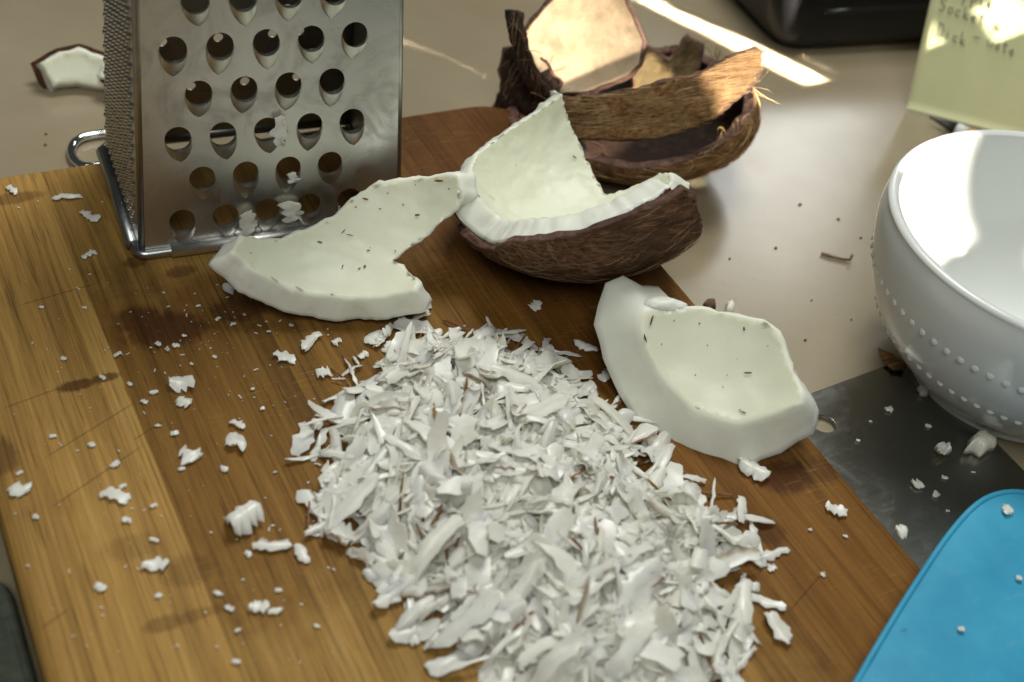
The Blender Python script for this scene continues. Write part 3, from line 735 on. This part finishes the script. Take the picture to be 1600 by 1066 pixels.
for i in range(k):
    for a, b in ((i*(k+1), (i+1)*(k+1)), (i*(k+1)+k, (i+1)*(k+1)+k), (i, i+1), (k*(k+1)+i, k*(k+1)+i+1)): Fq.append((a, b, b+n1, a+n1))
sheet = mesh_obj('sheet', V, Fq, M['note'], nt)
GL = {'S': [[(.8, .9), (.4, 1), (.1, .8), (.4, .55), (.8, .35), (.5, 0), (.1, .1)]], 'o': [[(.5, .5), (.2, .4), (.2, .1), (.5, 0), (.8, .2), (.7, .5), (.5, .5)]], 'c': [[(.7, .45), (.3, .5), (.15, .2), (.4, 0), (.75, .1)]],
      'k': [[(.2, 1), (.2, 0)], [(.7, .5), (.2, .25), (.75, 0)]], 'e': [[(.15, .25), (.75, .3), (.5, .52), (.2, .3), (.4, 0), (.75, .08)]], 't': [[(.4, .9), (.4, .1), (.7, 0)], [(.1, .6), (.75, .62)]],
      'D': [[(.2, 1), (.2, 0)], [(.05, 1), (.6, .95), (.85, .5), (.6, .05), (.1, 0)]], 'i': [[(.4, .5), (.4, 0), (.6, 0)], [(.42, .72), (.44, .76)]], 'a': [[(.7, .5), (.3, .45), (.15, .15), (.45, 0), (.7, .45), (.72, 0)]],
      'w': [[(.05, .5), (.2, 0), (.45, .4), (.65, 0), (.9, .5)]], '-': [[(.1, .3), (.95, .32)]], 'l': [[(.3, 1), (.3, .1), (.55, 0)]], 'p': [[(.2, .5), (.2, -.45)], [(.2, .4), (.6, .5), (.75, .2), (.3, .02)]], ' ': []}
parts = []
for text, px, py, size, slope in (('Socket a', 1484, 14, .0068, -.16), ('Dick', 1477, 52, .0066, -.20), ('-', 1533, 62, .0066, -.1), ('wate', 1556, 72, .0062, -.16), ('apple', 1512, -6, .0068, -.16)):
    p = at_plane(px, py, nb0, nn.cross(Vector((0, 0, 0))) + nx.cross(nu_).normalized()); d = p-nb0
    a0 = d.dot(nx) - 0; b0 = (d - nx*d.dot(nx)).dot(nu_)
    b0 = d.dot((nu_-nx*nu_.dot(nx)).normalized()); cx = 0
    for ch in text:
        for stv in GL[ch]:
            parts.append(tube([note_pt(a0+(cx+x)*size*.62+random.gauss(0, .0001), b0+(y-.5)*size+slope*(cx+x)*size*.5, .0004) for x, y in stv], .00027, 5))
        cx += 1.05
V, Fq = join_vf(parts); mesh_obj('handwriting', V, Fq, M['ink'], nt)

pa, pb = at(1452, 183, ZC+.004), at(1540, 222, ZC+.004); dv = (pb-pa).normalized()
pen = empty('pencil', pa, 'orange pencil lying between the paper note and the bowl', 'pencil')
V, Fq = tube([pa, pa+dv*.004, pa+dv*.016], .0037, 8, taper=[.12, .25, 1]); mesh_obj('tip', V, Fq, M['handle'], pen)
V, Fq = tube([pa+dv*.016, pa+dv*.022], .0038, 8); mesh_obj('ferrule', V, Fq, M['white'], pen)
V, Fq = tube([pa+dv*.022, pa+dv*.15], .0037, 6); mesh_obj('shaft', V, Fq, M['yellow'], pen)

cc = at(1217, 93, ZC)
bm = slab(rounded(0, 0, .30, .34, .016, 6), 0, .052, .012, 4)
for v in bm.verts:   # soft sides: lean and sag a little
    z = v.co.z; v.co.x -= .10*z*(1-v.co.x/.30) - .003*noise.noise(v.co*18); v.co.y += .25*z*(1-v.co.y/.34)
bmesh.ops.subdivide_edges(bm, edges=[e for e in bm.edges if e.calc_length() > .1], cuts=6, use_grid_fill=True)
for v in bm.verts: v.co += Vector((noise.noise(v.co*14), noise.noise(v.co*14+Vector((5, 0, 0))), 0))*.004
bm.transform(Matrix.Translation(cc+Vector((0, 0, .0005))) @ Matrix.Rotation(R(-7), 4, 'Z'))
kc = empty('black_case', cc, 'glossy black soft case standing behind the husk heap', 'case'); bm_obj('body', bm, M['black'], kc)
V, Fq = tube([cc+Matrix.Rotation(R(-7), 3, 'Z') @ Vector((x, -.002+.001*math.sin(x*40), .030)) for x in np.linspace(.02, .28, 14)], .0012, 6); mesh_obj('seam', V, Fq, M['black'], kc)

# ------------------------------------------------------------------ chrome wire loop and small things on the counter
zl = ZC+.0022
lp_ = [at(x, y, zl) for x, y in ((300, 188), (230, 196), (175, 207), (150, 210), (132, 214), (120, 220), (113, 229), (112, 240), (118, 252), (135, 260), (175, 256), (260, 243), (330, 232))]
wl = empty('wire_handle', lp_[6], 'chrome wire loop lying on the counter behind the board, beside the grater', 'utensil')
V, Fq = tube(catmull(lp_, 4), .0021, 10); V = [Vector(v) for v in V]; mesh_obj('loop', V, Fq, M['chrome'], wl)
def chunk(label, ell, pts, thick, seed, name='coconut_piece', **kw):
    qs = [ell.hit(x, y, fa, thick if fa else 0) for x, y, fa in pts]; p = ell.pt(sum(qs, Vector()).normalized())
    r = empty(name, (p.x, p.y, ZC), label, 'coconut'); shell_piece('meat', ell, qs, thick, MEAT3, r, .06, .015, seed, skin=M['skin'], **kw); return r
md = at(118, 112, ZC+.010)
chunk('small white coconut chunk with brown skin on the counter far left', Ell(md+toward(md, .9)*.050, (.060, .060, .060)), [(64, 98, Fa), (84, 134, Fa), (120, 129, Fa), (150, 136, Fa), (178, 132, Fa), (178, 95, Fa), (152, 86, Fa), (122, 76, Fa), (95, 82, Fa)], .010, 61, skin_in=-.0022)
a = at(162, 158, ZC)
chunk('sliver of white coconut on the counter, almost hidden behind the grater', Ell((a.x+.02, a.y+.03, ZC+.030), (.040, .040, .036)), [(152, 122, N), (153, 160, N), (185, 162, N), (190, 120, N)], .008, 63)

def chip(name, label, cat, pts, z, th, mat, group=None, jag=.0006, curl=.0):
    """small broken flat bit with an uneven outline"""
    P = [at(x, y, z) for x, y in pts]; c = sum(P, Vector())/len(P)
    poly = smooth_poly([Vector((p.x, p.y)) for p in P], .0012, jag, random.random()*50); k = len(poly); cx = Vector((c.x, c.y)); V = []; rr = max((p-cx).length for p in poly)
    for s, h in ((1.0, 0), (1.02, th*.45), (.80, th), (.45, th*1.12)):
        for p in poly:
            q = cx+(p-cx)*s; nzv = noise.noise(Vector((q.x*260, q.y*260, h*50)))
            V.append((q.x, q.y, z+max(0, h+nzv*th*.30*(h > 0)) + curl*((q-cx).length/rr)**2))
    V.append((c.x, c.y, z+th*1.1)); Fq = [tuple(reversed(range(k)))]
    for i in range(3):
        for j in range(k): Fq.append((i*k+j, i*k+(j+1) % k, (i+1)*k+(j+1) % k, (i+1)*k+j))
    for j in range(k): Fq.append((3*k+j, 3*k+(j+1) % k, len(V)-1))
    V = [Vector(v)-Vector((c.x, c.y, z)) for v in V]
    o = mesh_obj(name, V, Fq, mat, attr={'skin': [0.0]*len(V)} if mat is M['shred'] else None); o.location = (c.x, c.y, z)
    return tag(o, label, cat, group)
V, Fq = tube([at(x, y, ZC+z) for x, y, z in ((1283, 396, .001), (1300, 401, .0012), (1318, 405, .0012), (1328, 406, .0015), (1332, 398, .004))], .0008, 6)
o = mesh_obj('twig', V, Fq, M['fibre_dark']); tag(o, 'short bent brown fibre twig lying on the bare counter', 'twig')
chip('shell_chip', 'thin brown shell chip at the corner of the cleaver by the bowl', 'shell chip', [(1370, 551), (1392, 556), (1416, 572), (1412, 582), (1395, 582), (1380, 568)], ZC+.003, .0016, M['husk'], curl=.002)
chip('shell_chip', 'tiny purple-brown shell chip behind the cupped coconut chunk', 'shell chip', [(1098, 478), (1104, 471), (1116, 471), (1118, 482), (1108, 486)], ZC+.0001, .002, M['rimbrown'])
for x, y in ((1212, 388), (1140, 405), (1310, 343), (1250, 320), (1258, 532), (72, 210), (71, 227), (1268, 470), (1345, 372), (1330, 500)):
    s = random.uniform(1.2, 3); chip('brown_speck', 'tiny brown speck on the bare countertop', 'speck', [(x-s, y), (x, y-s*.7), (x+s, y), (x, y+s*.7)], ZC+.0001, .0006, M['fleck'], 'specks on the countertop', .0001)
# ------------------------------------------------------------------ grated coconut
def shred(L, W, T, curl, gut, twist, rag, nu=10, nv=4, skin=False):
    u = np.linspace(-.5, .5, nu); v = np.linspace(-1, 1, nv)
    prof = np.clip(1-(np.abs(u)*2)**rng.uniform(2.5, 6)*rng.uniform(.2, .75), .12, 1) * (1+rng.normal(0, .10, nu))
    cl_ = np.cumsum(rng.normal(0, .06, nu))*W
    ea = rng.normal(0, rag, (nu, 2))*W
    X = np.repeat(u[:, None]*L, nv, 1); Y = v[None]*W*.5*prof[:, None] + cl_[:, None]
    Y[:, 0] += ea[:, 0]; Y[:, -1] += ea[:, 1]
    X = X + rng.normal(0, .02*L, X.shape)*(np.abs(u)[:, None] > .4)
    Z = gut*W*(v[None]**2)*prof[:, None] + rng.normal(0, .015*W, X.shape)
    tw = twist*u[:, None]; Y, Z = Y*np.cos(tw)-Z*np.sin(tw), Y*np.sin(tw)+Z*np.cos(tw)
    c = curl if abs(curl) > .05 else .05
    a = X/L*c; Rr = L/c; X2 = np.sin(a)*(Rr-Z); Z2 = Rr-(Rr-Z)*np.cos(a)
    P = np.stack([X2, Y, Z2], -1)
    du = np.gradient(P, axis=0); dv = np.gradient(P, axis=1); n = np.cross(du, dv); n /= np.linalg.norm(n, axis=-1, keepdims=True)+1e-12
    th = T*np.ones((nu, nv)); th[:, 0] *= .35; th[:, -1] *= rng.choice([.35, 1.0]); th[0] *= .4; th[-1] *= .4
    A = (P+n*th[..., None]/2).reshape(-1, 3); B = (P-n*th[..., None]/2).reshape(-1, 3)
    sk = np.zeros((nu, nv))
    if skin: sk[:, -1] = rng.uniform(.6, 1, nu); sk[:, -2] = .0
    sr = sk.ravel(); return np.concatenate([A, B, A[PER], B[PER]]), np.concatenate([sr, sr, sr[PER], sr[PER]])
_nu, _nv = 10, 4
PER = [i*_nv for i in range(_nu)] + [(_nu-1)*_nv+j for j in range(1, _nv)] + [i*_nv+_nv-1 for i in range(_nu-2, -1, -1)] + [j for j in range(_nv-2, 0, -1)]
def shred_faces(nu=10, nv=4):
    Fq = []; o = nu*nv; n = len(PER)
    for i in range(nu-1):
        for j in range(nv-1):
            a = i*nv+j; Fq.append((a, a+nv, a+nv+1, a+1)); Fq.append((o+a, o+a+1, o+a+nv+1, o+a+nv))
    for k in range(n):
        a, b = 2*o+k, 2*o+(k+1) % n; Fq.append((a, b, b+n, a+n))
    return Fq
SF = np.array(shred_faces())
FOOT = [(560, 520), (640, 508), (700, 515), (770, 508), (885, 555), (925, 610), (985, 655), (1045, 722), (1125, 770), (1165, 808), (1195, 870), (1180, 930), (1210, 995), (1165, 1066), (1120, 1160), (830, 1150), (720, 1055), (615, 990), (590, 930), (560, 870), (490, 830), (475, 790), (505, 740), (465, 700), (490, 645), (545, 570)]
FP_ = [Vector((at(x, y).x, at(x, y).y)) for x, y in FOOT]
x0, y0, x1, y1 = min(p.x for p in FP_)-.02, min(p.y for p in FP_)-.02, max(p.x for p in FP_)+.02, max(p.y for p in FP_)+.02
CS = .001; NX, NY = int((x1-x0)/CS), int((y1-y0)/CS)
gx, gy = np.meshgrid(x0+(np.arange(NX)+.5)*CS, y0+(np.arange(NY)+.5)*CS, indexing='ij')
poly = np.array([(p.x, p.y) for p in FP_])
ins = np.zeros((NX, NY), bool); dist = np.full((NX, NY), 1.0)
for i in range(len(poly)):
    ax, ay = poly[i]; bx, by = poly[i-1]
    cnd = ((ay > gy) != (by > gy)); xi = (bx-ax)*(gy-ay)/((by-ay) if by != ay else 1e-9)+ax; ins ^= (cnd & (gx < xi))
    ex, ey = bx-ax, by-ay; tt = np.clip(((gx-ax)*ex+(gy-ay)*ey)/(ex*ex+ey*ey), 0, 1); dist = np.minimum(dist, np.hypot(gx-ax-tt*ex, gy-ay-tt*ey))
tgt = np.where(ins, .0205*(1-np.exp(-(dist/.019)**1.1)), 0)
tgt *= 1+.28*np.array([[noise.noise(Vector((a*38, b*38, 2))) for b in gy[0]] for a in gx[:, 0]])
hm = np.zeros((NX, NY)); PIL = []
cell = np.argwhere(ins); NSH = 3300
def place(vx, yaw, x, y, tilt, lift=.0, minz=.0004):
    ca, sa = math.cos(yaw), math.sin(yaw)
    P = vx.copy(); P[:, 0], P[:, 1] = vx[:, 0]*ca-vx[:, 1]*sa, vx[:, 0]*sa+vx[:, 1]*ca
    ix = np.clip(((P[:, 0]+x-x0)/CS).astype(int), 2, NX-3); iy = np.clip(((P[:, 1]+y-y0)/CS).astype(int), 2, NY-3)
    h = hm[ix, iy]; A = np.stack([P[:, 0], P[:, 1], np.ones(len(P))], 1); co = np.linalg.lstsq(A, h, rcond=None)[0]
    sl = np.clip(co[:2], -.9, .9) + tilt
    P[:, 2] += P[:, 0]*sl[0]+P[:, 1]*sl[1]
    gap = P[:, 2]-h; z = -np.percentile(gap, 22) + lift
    P[:, 2] += z
    lo = P[:, 2].min()
    if lo < minz: P[:, 2] += (minz-lo)*.9 if lo < -.004 else 0
    P[:, 2] = np.maximum(P[:, 2], minz*rng.uniform(.5, 1.5, len(P)))
    P[:, 0] += x; P[:, 1] += y
    return P, ix, iy
for k in range(NSH):
    cand = cell[rng.integers(0, len(cell), 40)]; d = tgt[cand[:, 0], cand[:, 1]]-hm[cand[:, 0], cand[:, 1]]
    late = k > NSH-700
    ci = cand[d.argmax()] if not late else cand[0]
    x, y = gx[ci[0], ci[1]], gy[ci[0], ci[1]]; edge = dist[ci[0], ci[1]]
    back_ = np.clip((y-.29)/.05, 0, 1)
    if late: ty = rng.choice(3, p=[.54-.2*back_, .34+.2*back_, .12])
    else: ty = rng.choice(3, p=[.48-.2*back_, .30+.2*back_, .22])
    sk = rng.random() < .12
    bigf = late and rng.random() < .2
    if ty == 0: L, W, T = rng.uniform(.010, .025), rng.uniform(.0030, .0076), rng.uniform(.0005, .0010); cu_, gu, tw, rg = rng.normal(0, 1.0), rng.normal(0, .30), rng.normal(0, .7), .05
    elif ty == 1: L, W, T = rng.uniform(.012, .028), rng.uniform(.0010, .0030), rng.uniform(.0005, .0011); cu_, gu, tw, rg = rng.normal(0, 1.0), rng.normal(0, .2), rng.normal(0, 1.2), .16
    else: L, W, T = rng.uniform(.003, .009), rng.uniform(.0018, .0045), rng.uniform(.0008, .0018); cu_, gu, tw, rg = rng.normal(0, .6), rng.normal(0, .3), rng.normal(0, .8), .18
    if late and not bigf and rng.random() < .30: L, W, T = rng.uniform(.003, .009), rng.uniform(.0004, .0012), .0005
    if bigf and edge > .008: L, W, T, gu, rg = rng.uniform(.018, .030), rng.uniform(.0055, .0088), rng.uniform(.0008, .0014), rng.normal(0, .18), .05
    if edge < .006: L *= .75
    vx, skv = shred(L, W, T, cu_, gu, tw, rg, skin=sk)
    yaw = rng.uniform(0, math.pi) if rng.random() < .6 else rng.normal(R(35), .5)
    if k % (40 if not late else 9) == 7: vx, skv = shred(rng.uniform(.006, .020), rng.uniform(.0005, .0013), .0006, rng.normal(0, .6), .1, .4, .1); skv = np.ones_like(skv)
    P, ix, iy = place(vx, yaw, x, y, rng.normal(0, .20 if edge > .006 else .06, 2), rng.uniform(-.0004, .0008) + (.0006 if late else 0))
    hz = P[:, 2]
    np.maximum.at(hm, (ix, iy), np.minimum(hz, hm[ix, iy]+.0016))
    PIL.append((P, skv, L*W))
for _ in range(1): pass
top = sorted(range(len(PIL)-700, len(PIL)), key=lambda i: -PIL[i][2])[:150]; tset = set(top)
VV = []; FF = []; SK = []; n0 = 0
for i, (P, s, ar_) in enumerate(PIL):
    if i in tset: continue
    VV.append(P); FF.append(SF+n0); SK.append(s); n0 += len(P)
VV = np.concatenate(VV); FF = np.concatenate(FF); SK = np.concatenate(SK)
pm = mesh_obj('grated_coconut', VV, FF, M['shred'], attr={'skin': SK}); tag(pm, 'big heap of white grated coconut on the cutting board', 'grated coconut', kind='stuff')
for i in top:
    P, s, _ = PIL[i]; c = P.mean(0); c[2] = P[:, 2].min()
    o = mesh_obj('coconut_shred', P-c, SF, M['shred'], attr={'skin': s}); o.location = c
    tag(o, 'large white coconut shred lying loose on top of the grated heap', 'coconut shred', 'shreds on top of the grated heap')

# --- single shreds and crumbs around the heap
def lone(px, py, Lp, Wp, ang, label, group=None, z=0.0, skin=False, curl=None, T=.0011, name='coconut_shred'):
    sc = 1/(FPX/(at(px, py, z)-CAM).length); vx, s = shred(Lp*sc, Wp*sc, T, rng.normal(0, .5) if curl is None else curl, rng.normal(0, .25), rng.normal(0, .35), .14, skin=skin)
    a, b = at(px, py, z), at(px+10*math.cos(R(ang)), py-10*math.sin(R(ang)), z); yaw = math.atan2(b.y-a.y, b.x-a.x)
    ca, sa = math.cos(yaw), math.sin(yaw); P = vx.copy(); P[:, 0], P[:, 1] = vx[:, 0]*ca-vx[:, 1]*sa, vx[:, 0]*sa+vx[:, 1]*ca
    P[:, 2] -= P[:, 2].min(); o = mesh_obj(name, P, SF, M['shred'], attr={'skin': s}); o.location = (a.x, a.y, z+.0002)
    return tag(o, label, 'coconut shred', group)
W_ = 'coconut_shred'
for a in ((425, 857, 58, 18, -2, 'pointed white shred with brown edge sticking out left of the heap', None, 0, True), (470, 868, 40, 14, -60, 'short white shred just below the pointed one at the heap\'s left edge'),
          (487, 538, 48, 16, 55, 'curved white shred on the board above the heap\'s left end'), (445, 560, 36, 18, -10, 'white flake at the upper left of the heap, below the L-shaped chunk'),
          (505, 585, 22, 18, 10, 'small pale flake touching the upper left rim of the heap'), (178, 780, 46, 18, -15, 'oblong white shred on the left part of the board'),
          (1175, 738, 52, 26, -25, 'thick white shred tucked under the cupped coconut chunk'), (645, 492, 44, 26, -60, 'pale shred hanging below the L-shaped chunk\'s right tip'),
          (665, 485, 30, 18, 60, 'small pale shred beside the L-shaped chunk\'s right tip'), (362, 452, 30, 18, 20, 'little white flake at the left foot of the L-shaped chunk'),
          (838, 481, 24, 16, 25, 'small white flake on dark wood below the hairy half shell'), (140, 341, 34, 14, -25, 'small white shred on the board left of the grater'),
          (105, 310, 44, 10, 5, 'thin white shred near the back edge of the board'), (20, 299, 24, 8, -30, 'thin curved shred at the far left back of the board'),
          (1210, 868, 52, 14, 20, 'white shred pointing right out of the heap\'s right edge'), (1215, 985, 60, 24, -55, 'broad white shred at the lower right edge of the heap'), (1195, 945, 60, 14, -20, 'narrow white shred lying at the right edge of the heap'),
          (915, 545, 40, 14, -20, 'pale shred in the shade between the heap and the cupped chunk'), (948, 590, 30, 16, 40, 'small grey-white shred beside the left wall of the cupped chunk')):
    lone(*a[:5], a[5], *(a[6:] if len(a) > 6 else ()))
def flake(px, py, w, h, label, group=None, z=0.0, th=.0012, name='coconut_flake'):
    if th > .0025:
        k = 11; ph = random.random()*6; pts = [(px+w/2*math.cos(t)*random.uniform(.5, 1.15), py+h/2*math.sin(t)*random.uniform(.5, 1.15)) for t in (np.linspace(0, 2*math.pi, k, endpoint=False)+ph)]
        return chip(name, label, 'coconut flake', pts, z+.0002, th, M['shred'], group, .0014)
    o = lone(px, py, w*1.05, h, random.uniform(-35, 35), label, group, z, False, None, th, name); o['category'] = 'coconut flake'; return o
for a in ((382, 822, 52, 40, 'largest white coconut flake left of the heap'), (283, 600, 34, 28, 'ragged white flake on dark wood in the left half of the board'), (289, 629, 22, 18, 'small triangular flake just below the ragged one'),
          (297, 714, 32, 28, 'rounded white flake on the board, with a tiny crumb below it'), (368, 695, 30, 26, 'rounded white flake level with the left tip of the heap'), (370, 667, 24, 10, 'thin white flake just above the rounded one near the heap'),
          (27, 771, 26, 24, 'white flake at the far left edge of the board'), (243, 887, 38, 20, 'bow-shaped white flake at the lower left of the board'), (139, 400, 24, 11, 'small white flake left of the grater\'s front corner'),
          (405, 953, 30, 16, 'double white crumb on the board below the heap\'s left side'), (430, 957, 22, 11, 'oval white crumb right of the double crumb'), (1305, 797, 32, 19, 'single white flake on the right part of the board')):
    flake(*a)
zb = ZC+.0025
for a in ((1527, 700, 50, 36, 'lumpy white coconut bit on the cleaver beside the bowl', None, zb, .006), (1469, 709, 22, 22, 'small pale coconut bit near the middle of the cleaver', None, zb, .002), (1433, 760, 14, 14, 'tiny pale coconut bit low on the cleaver', None, zb, .0015),
          (1443, 612, 28, 20, 'white coconut flake leaning on the foot of the bowl', None, zb, .003), (1388, 642, 12, 9, 'tiny coconut crumb near the cleaver\'s hole', None, zb, .001), (1408, 838, 16, 20, 'white crumb stuck at the board\'s right edge above the blue scraper', None, 0, .0015)):
    flake(*a)
for a in ((1573, 800, 16, 14, 'white coconut crumb stuck near the top of the blue scraper'), (1590, 905, 9, 7, 'tiny white crumb on the right side of the blue scraper'), (1500, 985, 10, 7, 'tiny white crumb low on the blue scraper')): flake(*a, None, .0078, .0012)
o = flake(1140, 484, 14, 20, 'tiny white flake poking up behind the cupped coconut chunk', None, ZC+.001, .003)
crumbs = [(100, 562, 7), (65, 482, 6), (132, 483, 6), (247, 540, 8), (275, 542, 9), (262, 548, 6), (288, 527, 6), (185, 558, 10), (160, 592, 10), (203, 602, 8), (240, 615, 10), (225, 630, 9), (247, 667, 8), (273, 680, 10), (143, 698, 9), (180, 727, 12), (83, 684, 8),
          (192, 762, 9), (350, 735, 12), (284, 735, 9), (31, 741, 8), (240, 792, 8), (198, 815, 10), (240, 847, 12), (157, 920, 14), (248, 934, 9), (340, 930, 12), (358, 953, 12), (435, 925, 9), (389, 866, 10), (372, 988, 8), (495, 980, 8), (368, 1038, 10), (56, 810, 8), (1205, 890, 12), (525, 536, 12), (365, 510, 8),
          (55, 808, 6), (340, 500, 7), (310, 480, 6), (335, 560, 6), (300, 570, 5), (420, 520, 5), (455, 510, 6), (410, 640, 6), (395, 610, 5), (430, 740, 5), (1285, 900, 7), (1320, 840, 6), (1265, 830, 5)]
for x, y, s in crumbs: flake(x, y, s*1.25, s*random.uniform(.5, .9), 'tiny white coconut crumb scattered on the cutting board', 'crumbs scattered on the board', 0, .0008, 'coconut_crumb')
for x, y, s in ((1450, 668, 9), (1475, 748, 9), (1462, 775, 12), (1340, 690, 6), (1520, 740, 6), (1480, 800, 6), (1360, 660, 5)): flake(x, y, s, s*.7, 'tiny pale coconut crumb on the cleaver blade', 'crumbs on the cleaver', zb, .0006, 'coconut_crumb')
# dust of coconut on the damp wood
parts = []
for _ in range(230):
    x, y = random.uniform(0, 560), random.uniform(300, 1060)
    if random.random() < .35: x, y = random.gauss(330, 90), random.gauss(520, 60)
    p = at(x, y, .0002)
    if not (BX0+.004 < p.x < BX1-.004 and BY0 < p.y < BY1-.004): continue
    s = random.choice((.00015, .0002, .0003, .0004)); l = random.choice((.8, 1, 1.2, 1.6, 2.6))*random.uniform(.8, 1.2); a = random.random()*6.28; d = Vector((math.cos(a), math.sin(a), 0)); q = Vector((-d.y, d.x, 0)); V = [p-d*s*l-q*s*.5, p+d*s*l-q*s*.6, p+d*s*l*.8+q*s*.5, p-d*s*l*.9+q*s*.6]
    parts.append((V+[v+Vector((0, 0, s)) for v in V], [(3, 2, 1, 0), (4, 5, 6, 7), (0, 1, 5, 4), (1, 2, 6, 5), (2, 3, 7, 6), (3, 0, 4, 7)]))
V, Fq = join_vf(parts); o = mesh_obj('coconut_dust', V, Fq, M['shred'], smooth=False, attr={'skin': [0.0]*len(V)}); tag(o, 'fine white coconut dust sprinkled over the wood', 'coconut dust', kind='stuff')
# bits caught in the grater's holes
def stuck(hx, hz, w, h, label):
    p = fo+fx*hx+fz*hz+fn*.0022; vx, sk = shred(h, w, .0016, .3, .2, .3, .22)
    o = mesh_obj('coconut_bit', [fz*a[0]+fx*a[1]+fn*a[2] for a in vx], SF, M['shred'], attr={'skin': sk}); o.location = p; tag(o, label, 'coconut bit', 'coconut caught in the grater')
stuck(.004-.003, .0495, .006, .013, 'ragged white coconut bit caught in a hole of the grater\'s middle column')
stuck(-.0085-.003, .0085, .006, .012, 'white coconut bit stuck low on the grater, left of the other')
stuck(.0095-.003, .0115, .007, .010, 'white coconut bit stuck low on the grater, right of the other')
stuck(.0095-.003, .0275, .004, .005, 'tiny white coconut bit in a lower hole of the grater')

# ------------------------------------------------------------------ sun beams (low sun through gaps in the window)
def beam_on(a, b, width, e, spread=.7):
    a, b = Vector(a), Vector(b); d = b-a; pr = d-SUN*d.dot(SUN); sun_beam((a+b)/2, pr.length, width, e, spread, turn=math.atan2(pr.dot(SY), pr.dot(SX)))
sun_beam(at_plane(900, 40, b3, n3), .034, .044, 14, .3)
p = at(1125, 130, .036); sun_beam(p, .050, .034, 24, .4)
p = at(1158, 185, .006); sun_beam(p, .024, .024, 30, .3)
beam_on((.437, .640, ZC), (.497, .496, ZC), .0185, 80, .3)
sun_beam(at(1452, 320, .036), .050, .060, 18)
nrm_ = nx.cross(nu_).normalized()
sun_beam(at_plane(1452, 55, nb0, nrm_), .007, .014, 16, .3)
sun_beam(at_plane(1606, 18, nb0, nrm_), .012, .022, 18, .3)
